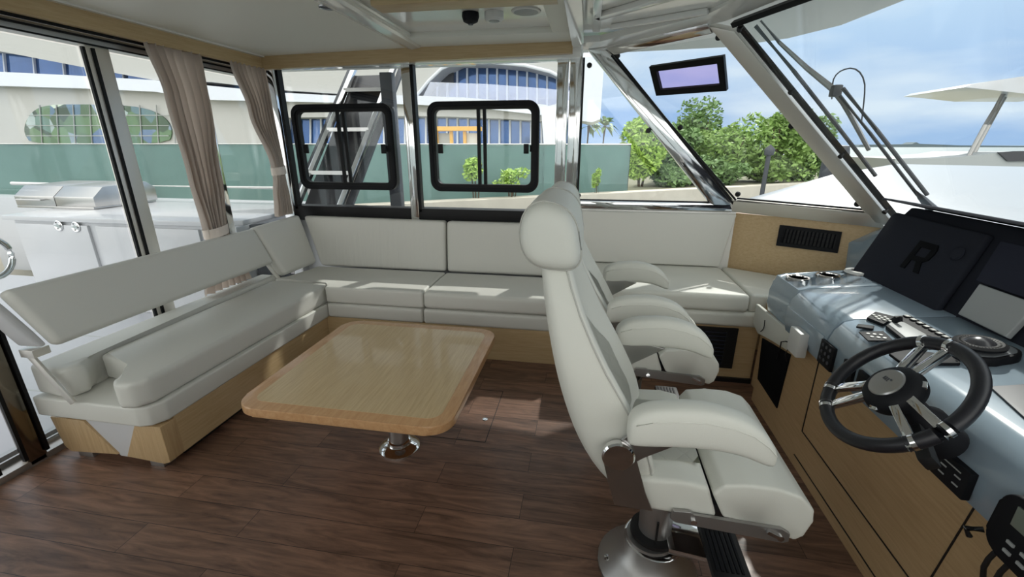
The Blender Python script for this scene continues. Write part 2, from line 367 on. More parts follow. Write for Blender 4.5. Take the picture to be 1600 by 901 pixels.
def sliding_window(win, px, y=3.605):
    (x0, x1, z0, z1) = px; cx, cz = (x0+x1)/2, (z0+z1)/2; w, h = x1-x0, z1-z0
    o_ = [(p[0], y, p[1]) for p in rrect(cx, cz, w, h, .085)]; i_ = [(p[0], y, p[1]) for p in rrect(cx, cz, w-.122, h-.122, .045)]
    b = ringprism(B(), o_, i_, (0, .05, 0)); obj('window_frame', b, 'frame', win, label='black rounded frame of the sliding hatch')
    o_ = [(p[0], y-.006, p[1]) for p in rrect(cx, cz, w-.02, h-.02, .078)]; i_ = [(p[0], y-.006, p[1]) for p in rrect(cx, cz, w-.07, h-.075, .06)]
    obj('frame_lip', ringprism(B(), o_, i_, (0, .012, 0)), 'plastic', win)
    b = B(); box(b, cx-.045, cx-.018, y+.002, y+.02, z0+.04, z1-.04); box(b, cx+.0, cx+.026, y+.02, y+.04, z0+.04, z1-.04)
    obj('window_stile', b, 'frame', win)
    for s in (-1, 1):
        b = box(B(), cx+s*(w/2-.10)-.02, cx+s*(w/2-.10)+.02, y-.008, y+.012, cz-.045, cz+.03, .004)
        tube(b, [(cx+s*(w/2-.06), y-.02, cz-.03), (cx+s*(w/2-.06), y-.02, cz+.02)], .008)
        obj('latch', b, 'frame', win)
for i, (x0, x1, sl) in enumerate(((-2.59, -1.5, (-2.525, -1.61, 1.178, 1.875)), (-1.405, -.27, (-1.31, -.40, 1.178, 1.88)))):
    wdw = struct('window_%d' % (i+1), box(B(), x0, x1, 3.636, 3.644, 1.02, 2.17), 'glass', smooth=0)
    sliding_window(wdw, sl)

# A pillar in the port plane and the quarter light in front of it
def pp(px, py, y=3.62): return at(px, py, 'y', y)
a0, a1, a2, a3 = pp(918, 78), pp(955, 78), pp(1153, 322), pp(1112, 322)
struct('trim_17', prism(B(), [a0-V((0, .035, 0)), a1-V((0, .035, 0)), a2-V((0, .035, 0)), a3-V((0, .035, 0))], (0, .075, 0), .012), 'chrome')
mid0, mid1 = (a0+a1)/2, (a2+a3)/2
b = B(); bar(b, mid0+V((.07, -.03, 0)), mid1+V((.07, -.03, 0)), .014, .03, (1, 0, .9)); 
struct('trim_18', b, 'frame')
q = [V((-.072, 3.64, 1.12)), V((1.02, 3.64, 1.12)), V((.06, 3.64, 2.17)), V((-.072, 3.64, 2.17))]
win3 = struct('window_3', prism(B(), q, (0, .008, 0)), 'glass', smooth=0)
def glass_bolts(win, pts, n):
    n = V(n).normalized()
    for p in pts:
        obj('glass_fixing', lathe(B(), [(.0, -.012), (.017, -.012), (.019, -.006), (.019, .004)], p, n, 16), 'black', win, label='black round glass fixing')
glass_bolts(win3, [pp(921, 102), pp(904, 305), pp(1103, 304), pp(1013, 204)], (0, 1, 0))
b = B(); box(b, -.085, 1.04, 3.62, 3.64, 1.122, 1.134)
struct('trim_19', b, 'frame')

# ---- angled corner facet
A = V((1.104, 3.62, 1.073)); At = V((.046, 3.62, 2.221)); Bb = V((1.902, 3.118, 1.073))
nf = (At-A).cross(Bb-A).normalized()
def ff(px, py, off=0): return onp(px, py, nf, A)+nf*off
Bt = ff(1130, 40)
win4 = struct('window_4', prism(B(), [ff(955, 85), ff(1152, 312), ff(1375, 330), ff(1140, 55)], nf*.008), 'glass', smooth=0)
glass_bolts(win4, [ff(965, 87), ff(1123, 58), ff(1063, 199), ff(1237, 196), ff(1153, 303), ff(1340, 318)], nf)
struct('trim_20', prism(B(), [ff(942, 68, -.03), ff(962, 84, -.03), ff(1116, 50, -.03), ff(1108, 34, -.03)], nf*.05, .006), 'chrome')
struct('trim_21', prism(B(), [ff(1148, 311, -.03), ff(1144, 328, -.03), ff(1384, 353, -.03), ff(1375, 331, -.03)], nf*.06, .008), 'satin')
b = B(); bar(b, ff(1152, 309, -.005), ff(1368, 328, -.005), .012, .02, (0, 0, 1)); bar(b, ff(956, 86, -.01), ff(1150, 311, -.01), .013, .02, (0, 0, 1))
struct('trim_22', b, 'frame')
# tinted square hatch stuck on the facet glass
o_ = [ff(*p, -.02) for p in ((1016, 103), (1132, 86), (1137, 140), (1027, 148))]; i_ = [ff(*p, -.02) for p in ((1027, 110), (1122, 98), (1126, 131), (1034, 139))]
hb = obj('hatch_frame', ringprism(B(), o_, i_, nf*.035), 'frame', win4, label='black rectangular frame of the small hatch')
obj('hatch_glass', prism(B(), i_, nf*.008), 'purple', win4, label='violet tinted hatch glass')
# B pillar
def bq(px, py): return onp(px, py, nf, A)
p0, p1, p2, p3 = bq(1108, 38), bq(1150, 46), bq(1401, 350), bq(1366, 346)
struct('trim_23', prism(B(), [p0-nf*.03, p1-nf*.03, p2-nf*.03, p3-nf*.03], nf*.08, .014), 'satin')

# ---- windscreen: two raked panes meeting on the centre line
PT = V((.80, 3.13, 2.22)); PB = V((1.93, 3.09, 1.06)); Wp = V((2.144, 2.507, 1.073))
nw = V((.69091929, .2736538, .66913686))
def ww(px, py, off=0): return onp(px, py, nw, PB)+nw*off
CT, CB = V((1.36, 1.75, 2.22)), V((2.46, 1.75, 1.06))
def mir(v): return V((v.x, 3.5-v.y, v.z))
win5 = struct('window_5', prism(B(), [PT, PB, CB, CT], nw*.01), 'glass_w', smooth=0)
nwm = V((nw.x, -nw.y, nw.z))
win6 = struct('window_6', prism(B(), [mir(PT), mir(PB), mir(CB), mir(CT)], nwm*.01), 'glass_w', smooth=0)
b = B(); bar(b, CT, CB, .06, .04, (0, 1, 0)); struct('trim_24', b, 'chrome')
b = B(); bar(b, PT+V((.03, -.02, .0)), PB+V((.03, -.02, .0)), .02, .03, (0, 1, 0)); bar(b, PT+V((.0, -.01, .01)), CT, .03, .03, nw.cross(CT-PT))
struct('trim_25', b, 'frame')
for px, py in ((1160, 42), (1240, 140), (1318, 240), (1387, 327)):
    obj('glass_fixing', lathe(B(), [(.0, -.03), (.014, -.03), (.014, -.02), (.007, -.02), (.007, 0)], ww(px, py, .0), nw, 12), 'black', win5, label='black round glass fixing')
b = B(); bar(b, PB+V((.02, 0, -.03)), CB+V((.02, 0, -.03)), .1, .06, (1, 0, 0)); bar(b, mir(PB)+V((.02, 0, -.03)), mir(CB)+V((.02, 0, -.03)), .1, .06, (1, 0, 0))
struct('trim_26', b, 'gel')
# starboard facet, pillars, side glass (behind the camera)
struct('window_7', prism(B(), [mir(A), mir(Bb), mir(V((.78, 3.16, 2.22))), mir(At)], (0, -.008, 0)), 'glass', smooth=0)
b = B(); bar(b, mir(Bb), mir(V((.78, 3.16, 2.22))), .1, .07, (1, 0, 0), .01); bar(b, mir(At)+V((0, .0, 0)), mir(A), .1, .07, (1, 0, 0), .01); struct('trim_27', b, 'chrome')
struct('wall_starboard', box(B(), -2.7, 2.0, -.20, -.14, 0, .95), 'gloss')
struct('window_8', box(B(), -2.6, 0, -.15, -.142, .95, 2.2), 'glass', smooth=0)
b = B(); [box(b, x, x+.08, -.2, -.13, .95, 2.25, .01) for x in (-2.7, -1.4, -.15)]; struct('trim_28', b, 'chrome')
struct('trim_29', box(B(), -2.6, -.15, -.17, -.12, 2.13, 2.24), 'oak_x', smooth=0)

# ---- forward headliner and its moulded edge
top_poly = [(-.16, 3.60), (.08, 3.60), (.76, 3.14), (.94, 2.72), (1.32, 1.75), (.94, .78), (.76, .36), (.08, -.1), (-.16, -.1)]
struct('trim_30', prism(B(), [(x, y, 2.285) for x, y in top_poly], (0, 0, .014)), 'gloss', smooth=0)
inn = [(-.08, 3.44), (.03, 3.44), (.62, 3.03), (.78, 2.62), (1.10, 1.75), (.78, .88), (.62, .48), (.03, .06), (-.08, .06)]
def zf(x): return 2.208+max(0, min(.05, x*.06))
struct('trim_31', ringprism(B(), [(x, y, zf(x)) for x, y in top_poly], [(x, y, zf(x)+.018) for x, y in inn], (0, 0, .04)), 'gloss', smooth=0)
b = B(); bar(b, (.0, 3.0, 2.27), (.55, 2.5, 2.27), .07, .03, (1, 1, 0), .008); bar(b, (.1, 3.25, 2.27), (.62, 2.98, 2.27), .05, .03, (1, 1, 0), .008); bar(b, (.0, 3.3, 2.27), (.0, 1.0, 2.27), .05, .03, (1, 0, 0), .008)
struct('trim_32', b, 'gloss')

# ---- oak corner panel under the facet with a louvred vent
o1, o2 = pp(1147, 332), V((1.93, 3.06, 1.05))
c0 = V((1.13, 3.60, 0)); c1 = V((1.93, 3.10, 0)); dn = (c1-c0).normalized(); nn = V((dn.y, -dn.x, 0))
if nn.y > 0: nn = -nn
nn = -nn
struct('wall_corner', prism(B(), [c0, c1, c1+ZZ*1.055, c0+ZZ*1.055], nn*.04), 'oak_x', smooth=0)
def cp(px, py, off=0): return onp(px, py, nn, c0-nn*.001)-nn*off
vt = thing('air_vent', 'black louvred air vent set into the light oak corner panel', 'vent', cp(1264, 378))
vo = [cp(*p, .012) for p in ((1219, 351), (1316, 362), (1309, 395), (1213, 383))]; vi = [cp(*p, .012) for p in ((1226, 357), (1309, 366), (1303, 388), (1220, 378))]
obj('frame', ringprism(B(), vo, vi, nn*.012), 'plastic', vt, smooth=0)
obj('backing', prism(B(), [v+nn*.011 for v in vi], nn*.002), 'black', vt)
b = B()
for k in range(14):
    f = (k+.5)/14; a_, c_ = vi[0].lerp(vi[1], f), vi[3].lerp(vi[2], f); bar(b, a_, c_, .012, .003, dn*.6+nn)
for f in (.33, .66): bar(b, vi[0].lerp(vi[3], f)+nn*.006, vi[1].lerp(vi[2], f)+nn*.006, .003, .003)
obj('slats', b, 'plastic', vt)
# grey moulded block between panel and instrument hood
b = B(); hexa(b, [cp(1318, 432, .0), cp(1385, 440, 0), cp(1385, 440, .22), cp(1322, 432, .06), cp(1325, 378, .0), cp(1385, 352, 0), cp(1388, 352, .22), cp(1350, 378, .06)], .012)
struct('trim_33', b, 'gel')

# ---- aft glazing: fixed pane, sliding doors and steel stiles
def stile(n_, y0, y1, m='satin', x0=-2.745, x1=-2.70, z0=0, z1=2.07): struct('trim_%d' % n_, box(B(), x0, x1, y0, y1, z0, z1, .01), m)
struct('trim_34', box(B(), -2.80, -2.70, -.2, 3.6, 2.066, 2.12, .004), 'alu')
b = B(); box(b, -2.70, -2.69, -.2, 3.58, 2.062, 2.07); box(b, -2.70, -2.69, -.2, 3.58, 2.095, 2.105); box(b, -2.655, -2.64, -.2, 3.55, 2.11, 2.135)
struct('trim_35', b, 'frame')
stile(36, 2.20, 2.33); stile(37, 2.90, 2.97, 'chrome'); stile(38, 1.37, 1.455, 'stiledk'); stile(39, 1.20, 1.25, 'stiledk')
b = B()
for y in (2.185, 2.235, 1.455, 1.365, 1.26, 2.89, 1.10): box(b, -2.705, -2.69, y-.008, y+.008, .05, 2.05)
struct('trim_40', b, 'frame')
for i, (y0, y1) in enumerate(((-.1, 1.2), (1.45, 2.2), (2.33, 2.9), (2.97, 3.56))):
    d = struct('door_%d' % (i+1), box(B(), -2.76, -2.752, y0, y1, .06, 2.05), 'glass', smooth=0)
b = B(); box(b, -2.92, -2.70, -.2, 3.6, -.02, .035, .006)
for x in (-2.78, -2.84): box(b, x-.006, x+.006, -.2, 3.6, .035, .06)
struct('trim_41', b, 'alu')
rg = obj('door_pull_ring', lathe(B(), [(.0, 0)], (0, 0, 0)) if False else tube(B(), [V((-2.85, 1.60, 1.03))+V((0, math.cos(a), 0))*.085+ZZ*math.sin(a)*.10 for a in [k*math.pi/12 for k in range(24)]], .014, 12, closed=True), 'chrome', label='polished steel pull ring at the left end of the glass doors', cat='handle')

# ---- floor hatch
h = [at(*p, 'z', .001) for p in ((742, 585), (797, 586), (771, 673), (712, 668))]
fh = thing('floor_hatch', 'square hatch cut into the dark plank floor beside the table', 'hatch', (-.45, 2.1, 0))
x0, x1, y0, y1 = -.88, -.48, 1.95, 2.48
obj('seam', ringprism(B(), [(x0, y0, .0005), (x1, y0, .0005), (x1, y1, .0005), (x0, y1, .0005)], [(x0+.004, y0+.004, .0005), (x1-.004, y0+.004, .0005), (x1-.004, y1-.004, .0005), (x0+.004, y1-.004, .0005)], (0, 0, .001)), 'black', fh, smooth=0)
obj('lift_ring', lathe(B(), [(0, 0), (.014, 0), (.016, .002), (.009, .0025), (0, .002)], (-.53, 2.16, .0005)), 'chrome', fh)

# ================================================================== SETTEE
sb = thing('settee_base', 'L-shaped oak settee base with padded grey rail along its top', 'sofa', (-2.2, 2.4, 0))
XF = -1.983; YF = 2.91; YE = 1.48
b = B(); box(b, -2.60, XF, 1.56, 3.6, .045, .262, .004); obj('plinth', b, 'oak_y', sb, smooth=0)
b = B(); box(b, XF, .06, YF, 3.6, .0, .262, .003); obj('plinth', b, 'oak_x', sb, smooth=0)
box_ = lambda *a: box(B(), *a)
def yp(px, py): return at(px, py, 'y', YE)
b = prism(B(), [V((-2.645, YE, .235)), V((-2.44, YE, .235)), V((-2.29, YE, .05)), V((-2.59, YE, .03)), V((-2.62, YE, .06))], (0, .09, 0), .006); obj('end_panel', b, 'oak_z', sb)
b = prism(B(), [V((-2.13, YE, .25)), V((XF, YE, .25)), V((XF, YE, .045)), V((-2.02, YE, .03)), V((-2.24, YE, .045))], (0, .09, 0), .006); obj('end_panel', b, 'oak_z', sb)
b = prism(B(), [V((-2.45, YE+.01, .25)), V((-2.12, YE+.01, .25)), V((-2.22, YE+.01, .035)), V((-2.29, YE+.01, .035))], (0, .07, 0), .004); obj('end_infill', b, 'padpanel', sb, label='grey wedge panel between the two oak end panels')
obj('foot', box(B(), -2.56, -2.47, 1.49, 1.56, 0, .05, .003), 'alu', sb); obj('foot', box(B(), -2.12, -2.04, 1.49, 1.56, 0, .05, .003), 'alu', sb)
# padded rail: left run with rounded near corner, back run
rail = [(-2.66, YE-.03), (-2.06, YE-.03), (-2.01, YE-.01), (-1.975, YE+.05), (-1.968, 2.90), (-1.99, 3.55), (-2.66, 3.55)]
obj('padded_rail', prism(B(), [(x, y, .262) for x, y in rail], (0, 0, .105), .012, 3), 'leather', sb)
obj('padded_rail', cushion(-1.965, -1.180, 2.90, 3.55, .262, .377, .02, .003), 'leather', sb, smooth=60)
obj('padded_rail', cushion(-1.174, .04, 2.90, 3.55, .262, .377, .02, .003), 'leather', sb, smooth=60)
b = B(); box(b, XF-.01, XF+.001, 1.6, 2.9, .0, .046)
obj('toe_kick', box(B(), -2.55, -2.03, 1.60, 2.93, 0, .046), 'black', sb)

def soft(name, bm, label, group=None, m='leather', cat='cushion'):
    o = obj(name, bm, m, None, smooth=60, label=label, cat=cat, group=group); return o
# long left seat cushion with a notch for the backrest arm
seat = [(-1.992, 1.50), (-2.03, 1.44), (-2.10, 1.425), (-2.15, 1.46), (-2.175, 1.58), (-2.21, 1.63), (-2.47, 1.66), (-2.49, 1.72), (-2.49, 3.0), (-2.40, 3.02), (-1.992, 3.01), (-1.985, 2.95)]
bm = prism(B(), [(x, y, .372) for x, y in seat], (0, 0, .135), .034, 4); soft('seat_cushion', bm, 'long grey leather seat cushion of the left settee run')
bm = B(); bmpts = [(-2.66, 1.48), (-2.50, 1.46), (-2.43, 1.475), (-2.41, 1.54), (-2.46, 1.60), (-2.50, 1.66), (-2.51, 3.1), (-2.66, 3.1)]
prism(bm, [(x, y, .372) for x, y in bmpts], (0, 0, .155), .03, 4); soft('ledge_cushion', bm, 'narrow raised leather roll behind the long left seat cushion')
soft('seat_cushion', prism(B(), [(x, y, .382) for x, y in ((-2.485, 3.025), (-2.0, 3.025), (-1.972, 2.99), (-1.966, 2.905), (-1.172, 2.905), (-1.172, 3.46), (-2.37, 3.46), (-2.40, 3.10), (-2.485, 3.08))], (0, 0, .13), .022, 4), 'leather seat cushion in the corner of the back settee run, streaked with sunlight')
soft('seat_cushion', cushion(-1.168, -.02, 2.905, 3.46, .384, .510, .026, .006), 'leather seat cushion on the back run, right of the seam and behind the table corner')
# backrests
def slab(p_bot0, p_bot1, p_top1, p_top0, thick, bev=.03):
    n = (V(p_bot1)-V(p_bot0)).cross(V(p_top0)-V(p_bot0)).normalized()
    bm = B(); bmesh.ops.create_cube(bm, size=2); bmesh.ops.subdivide_edges(bm, edges=bm.edges[:], cuts=10, use_grid_fill=True)
    q0, q1, q2, q3 = map(V, (p_bot0, p_bot1, p_top1, p_top0)); Lx = (q1-q0).length; Lz = (q3-q0).length
    def pos(t_, L_):
        i = round((t_+1)/2*11); j = min(i, 11-i); s_ = 1 if i*2 > 11 else -1
        if j <= 3: return s_*(L_/2-bev*(0, .3, .62, 1)[j])
        return (L_/2-bev)*(-1+2*(i-3)/5)
    for v in bm.verts:
        p = [pos(v.co.x, Lx), pos(v.co.y, thick), pos(v.co.z, Lz)]; hh = (Lx/2, thick/2, Lz/2)
        q = [max(-hh[i]+bev, min(hh[i]-bev, p[i])) for i in range(3)]
        d = V([p[i]-q[i] for i in range(3)])
        if d.length > 1e-9: d = d.normalized()*bev
        c_ = V(q)+d; u = c_.x/Lx+.5; w = c_.z/Lz+.5
        base = q0.lerp(q1, u).lerp(q3.lerp(q2, u), w)
        dome = .012*(1-(2*u-1)**4)*(1-(2*w-1)**4)*(1 if c_.y > 0 else -1) if abs(abs(p[1])-thick/2) < 1e-6 else 0
        v.co = base + n*(c_.y+dome)
    return bm
soft('back_cushion', slab((-2.36, 3.535, .50), (-1.18, 3.535, .50), (-1.178, 3.58, .935), (-2.50, 3.58, .945), .11), 'wide creased leather back cushion under the left sliding window', m='leather_c')
soft('back_cushion', slab((-1.165, 3.535, .50), (-.14, 3.535, .50), (-.14, 3.58, .935), (-1.165, 3.58, .935), .11), 'smooth leather back cushion under the right sliding window, half behind the helm headrest')
soft('back_cushion', slab((-2.46, 3.09, .52), (-2.44, 3.50, .52), (-2.56, 3.52, .955), (-2.60, 2.99, .93), .09), 'leather back cushion in the aft corner below the short curtain')
# flip-over backrest on steel arms
fb = thing('flip_backrest', 'long padded leather backrest bolster on steel arms along the left settee', 'backrest', (-2.55, 2.2, .4))
obj('pad', slab((-2.475, 1.50, .635), (-2.505, 3.05, .635), (-2.585, 2.99, .925), (-2.575, 1.43, .925), .075), 'leather', fb, smooth=60)
obj('end_cap', slab((-2.60, 1.455, .655), (-2.50, 1.477, .645), (-2.605, 1.405, .915), (-2.70, 1.405, .905), .03, .01), 'padpanel', fb, smooth=60)
for (e0, e1) in ((V((-2.55, 1.437, .625)), V((-2.385, 1.437, .372))), (V((-2.53, 3.03, .64)), V((-2.47, 3.06, .50)))):
    b = bar(B(), e0, e1, .036, .012, (1, 0, .6) if e0.y < 2 else (0, 1, .3), .002); obj('steel_arm', b, 'satin', fb)
obj('arm_bracket', box(B(), -2.59, -2.51, 1.43, 1.50, .60, .64, .004), 'satin', fb)
# raised forward seat
YW = 2.86
fs = thing('forward_seat_base', 'raised oak seat base with padded rail and floor vent beside the helm', 'sofa', (.6, 3.2, 0))
obj('plinth', box(B(), .06, 1.165, YW+.02, 3.62, 0, .41, .003), 'oak_x', fs, smooth=0)
obj('padded_rail', cushion(.05, 1.185, YW-.01, 3.55, .41, .515, .025, .003), 'leather2', fs, smooth=60)
g0_, g1_ = .62, 1.035
obj('grille', ringprism(B(), [(x, YW+.019, z) for x, z in ((g0_, .10), (g1_, .10), (g1_, .395), (g0_, .395))], [(x, YW+.019, z) for x, z in ((g0_+.03, .125), (g1_-.07, .125), (g1_-.07, .37), (g0_+.03, .37))], (0, -.012, 0)), 'black', fs, smooth=0)
b = box(B(), g0_+.02, g1_-.06, YW+.012, YW+.019, .12, .375); obj('grille_backing', b, 'black', fs)
for k in range(9):
    z = .135+k*.028; obj('louvre', bar(B(), (g0_+.03, YW+.005, z), (g1_-.07, YW+.005, z), .018, .004, (0, 1, -.8)), 'charcoal', fs)
obj('toe_kick', box(B(), .06, 1.165, YW+.0, YW+.03, 0, .03), 'black', fs)
soft('seat_cushion', cushion(.07, 1.065, YW-.015, 3.56, .515, .635, .026, .006), 'square leather seat cushion on the raised forward seat', m='leather2')
bm = prism(B(), [(x, y, .515) for x, y in ((1.075, YW+.01), (1.27, YW+.02), (1.75, 3.14), (1.70, 3.20), (1.12, 3.56), (1.075, 3.56))], (0, 0, .12), .024, 4)
soft('seat_cushion', bm, 'small wedge shaped leather seat cushion against the oak corner panel', m='leather2')
soft('back_cushion', slab((.0, 3.55, .64), (1.05, 3.55, .64), (1.125, 3.575, 1.052), (-.1, 3.575, 1.052), .07, .015), 'flat rectangular leather back panel above the raised forward seat', m='leather')

# ================================================================== TABLE
tb = thing('dining_table', 'low oak table with rounded corners and orange-toned edge on a steel pedestal', 'table', (-.93, 1.84, 0))
TX0, TX1, TY0, TY1 = -1.448, -.487, 1.372, 2.35; cx, cy = (TX0+TX1)/2, (TY0+TY1)/2
o_ = rrect(cx, cy, TX1-TX0, TY1-TY0, .10, 8); i_ = rrect(cx, cy, TX1-TX0-.11, TY1-TY0-.11, .06, 8)
b = prism(B(), [(x, y, .458) for x, y in o_], (0, 0, .042), .008, 3, side_only=True); obj('edge_band', b, 'table_edge', tb)
b = prism(B(), [(x, y, .4995) for x, y in i_], (0, 0, .0012)); obj('tabletop', b, 'table', tb, smooth=0)
obj('pedestal', lathe(B(), [(.055, .02), (.052, .03), (.05, .30), (.05, .452)], (-.93, 1.84, 0)), 'steel', tb)
obj('foot_flange', lathe(B(), [(.108, 0), (.108, .008), (.095, .018), (.062, .028), (.062, .05), (.054, .055)], (-.93, 1.84, 0)), 'chrome', tb)
obj('top_bracket', lathe(B(), [(.05, .43), (.13, .445), (.13, .458)], (-.93, 1.84, 0)), 'steel', tb)

# ================================================================== HELM CHAIRS
def quilt(name, ax, k=34):
    m = mat(name, (217, 217, 208), .5, spec=.4); t = m.node_tree; b = t.nodes['Principled BSDF']
    c = t.nodes.new('ShaderNodeTexCoord'); s = t.nodes.new('ShaderNodeSeparateXYZ'); t.links.new(c.outputs['Object'], s.inputs[0])
    outs = []
    for op in ('ADD', 'SUBTRACT'):
        a = t.nodes.new('ShaderNodeMath'); a.operation = op; t.links.new(s.outputs[ax[0]], a.inputs[0]); t.links.new(s.outputs[ax[1]], a.inputs[1])
        mu = t.nodes.new('ShaderNodeMath'); mu.operation = 'MULTIPLY'; mu.inputs[1].default_value = k; t.links.new(a.outputs[0], mu.inputs[0])
        si = t.nodes.new('ShaderNodeMath'); si.operation = 'SINE'; t.links.new(mu.outputs[0], si.inputs[0])
        ab = t.nodes.new('ShaderNodeMath'); ab.operation = 'ABSOLUTE'; t.links.new(si.outputs[0], ab.inputs[0])
        pw = t.nodes.new('ShaderNodeMath'); pw.operation = 'POWER'; pw.inputs[1].default_value = .4; t.links.new(ab.outputs[0], pw.inputs[0]); outs.append(pw)
    mi = t.nodes.new('ShaderNodeMath'); mi.operation = 'MULTIPLY'; t.links.new(outs[0].outputs[0], mi.inputs[0]); t.links.new(outs[1].outputs[0], mi.inputs[1])
    u = t.nodes.new('ShaderNodeBump'); u.inputs['Strength'].default_value = .6; u.inputs['Distance'].default_value = .004
    t.links.new(mi.outputs[0], u.inputs['Height']); t.links.new(u.outputs[0], b.inputs['Normal']); return m
M['quilt_b'] = quilt('quilted_back', (1, 2)); M['quilt_s'] = quilt('quilted_seat', (0, 1))
YC = 1.365
ch = thing('helm_chair', 'near cream leather helm chair with quilted back, beside the steering wheel', 'chair', (.30, YC, 0), 'helm chairs')
prof = [(.485, .135, .215, .17), (.50, .115, .24, .205), (.56, .058, .255, .235), (.63, .015, .245, .248), (.70, -.018, .222, .254), (.78, -.045, .182, .257), (.86, -.068, .140, .257), (.94, -.085, .092, .255), (1.02, -.100, .050, .247), (1.10, -.113, .012, .232), (1.17, -.122, -.015, .212), (1.23, -.130, -.035, .185), (1.265, -.125, -.05, .15)]
def fx(f, z, xr, xf):
    k = max(.12, min(1, (1.25-z)/.22))*(1 if z > .6 else .45); dep = .062*k
    if f > .90: return xf-.012*((f-.90)/.10)**2
    return xf-dep*(1-(f/.90)**2)**1.3
def sec(z, xr, xf, hw, n=40):
    out = []; d = (xf-xr)/2; cx_ = (xf+xr)/2
    for k in range(24):
        y = -hw*math.cos(math.pi*k/23); y *= .995
        out.append(V((fx(min(1, abs(y)/hw), z, xr, xf), YC+y, z)))
    xs_ = xf-.020
    for k in range(1, 17):
        a = math.pi*k/17; y = hw*math.copysign(abs(math.cos(a))**.55, math.cos(a)); q_ = math.sin(a)**.4
        out.append(V((xs_+(xr-xs_)*q_, YC+y, z)))
    return out
obj('backrest', loft(B(), [sec(*p) for p in prof]), 'leather2', ch, subsurf=1)
# quilted centre insert, slightly proud of the dished front
def interp(z):
    for p, q_ in zip(prof, prof[1:]):
        if p[0] <= z <= q_[0]:
            f = (z-p[0])/(q_[0]-p[0]); return [p[i]+(q_[i]-p[i])*f for i in range(4)]
def qfn(u, v):
    z = .56+v*.50; _, xr, xf, hw = interp(z); w_ = hw*.60*(1-.6*max(0, v-.6)/.4); y = (2*u-1)*w_; d = (xf-xr)/2
    x = fx(abs(y)/hw, z, xr, xf)+.007*(1-(2*u-1)**6)*min(1, 8*(1-v), 8*v)-.003
    return V((x, YC+y, z))
b = grid(B(), qfn, 16, 20); r_ = bmesh.ops.solidify(b, geom=b.faces[:], thickness=.012)
obj('quilted_insert', b, 'quilt_b', ch, smooth=70, label='diamond quilted centre of the chair back')
for s in (-1, 1):
    P = []
    for z, xr, xf, hw in prof[1:-1]:
        P.append(V((xf-.014, YC+s*(hw-.001), z)))
    obj('piping', tube(B(), P, .0026, 6), 'stitch', ch)
# headrest
rings = []; hy = .245
def hring(t_, k_):
    out = []
    for j in range(32):
        a = 2*math.pi*j/32; c_, q_ = math.cos(a), math.sin(a)
        x = math.copysign(abs(c_)**.75, c_)*.084*k_; z = math.copysign(abs(q_)**.8, q_)*.094*k_
        out.append(V((-.096+x+.10*z*(1 if q_ > 0 else -.2)-.02*(z/.09)*(c_ > 0), YC+t_*hy, 1.315+z-.12*x)))
    return out
for t_, k_ in ((-1, .35), (-.985, .62), (-.95, .82), (-.88, .94), (-.75, 1), (-.4, 1.02), (0, 1.03), (.4, 1.02), (.75, 1), (.88, .94), (.95, .82), (.985, .62), (1, .35)): rings.append(hring(t_, k_))
obj('headrest', loft(B(), rings), 'leather2', ch, subsurf=1)
for s in (-1, 1): obj('headrest_seam', tube(B(), hring(s*.80, .985), .0028, 6, closed=True), 'stitch', ch)
# seat cushion and flip bolster
y0, y1 = YC-.262, YC+.262
def sideprism(pts, ya, yb, bev): return prism(B(), [V((x, ya, z)) for x, z in pts], (0, yb-ya, 0), bev, 4)
obj('seat', sideprism([(.17, .50), (.15, .55), (.165, .605), (.33, .612), (.395, .60), (.43, .50), (.40, .485)], y0, y1, .022), 'leather2', ch, smooth=60)
qs = grid(B(), lambda u, v: V((.20+u*.19, YC+(2*v-1)*.17, .613+.008*(1-(2*u-1)**6)*(1-(2*v-1)**6))), 8, 10); bmesh.ops.solidify(qs, geom=qs.faces[:], thickness=.01)
obj('quilted_insert', qs, 'quilt_s', ch, smooth=70, label='diamond quilted centre of the chair seat')
obj('flip_bolster', sideprism([(.405, .585), (.43, .620), (.50, .632), (.58, .630), (.64, .612), (.68, .57), (.685, .53), (.67, .475), (.648, .455), (.625, .462), (.61, .49), (.53, .498), (.445, .505)], y0-.005, y1+.005, .024), 'leather2', ch, smooth=60)
for s in (-1, 1):
    yy = YC+s*.262
    P = [V((x, yy-s*.004, z)) for x, z in ((.175, .59), (.33, .596), (.39, .58))]; obj('piping', tube(B(), P, .003, 6), 'stitch', ch)
    P = [V((x, yy+s*.001, z)) for x, z in ((.44, .600), (.50, .611), (.58, .609), (.63, .59), (.66, .55))]; obj('piping', tube(B(), P, .003, 6), 'stitch', ch)
b = box(B(), .17, .60, y0+.05, y1-.05, .455, .498, .01); obj('seat_pan', b, 'dgrey', ch)
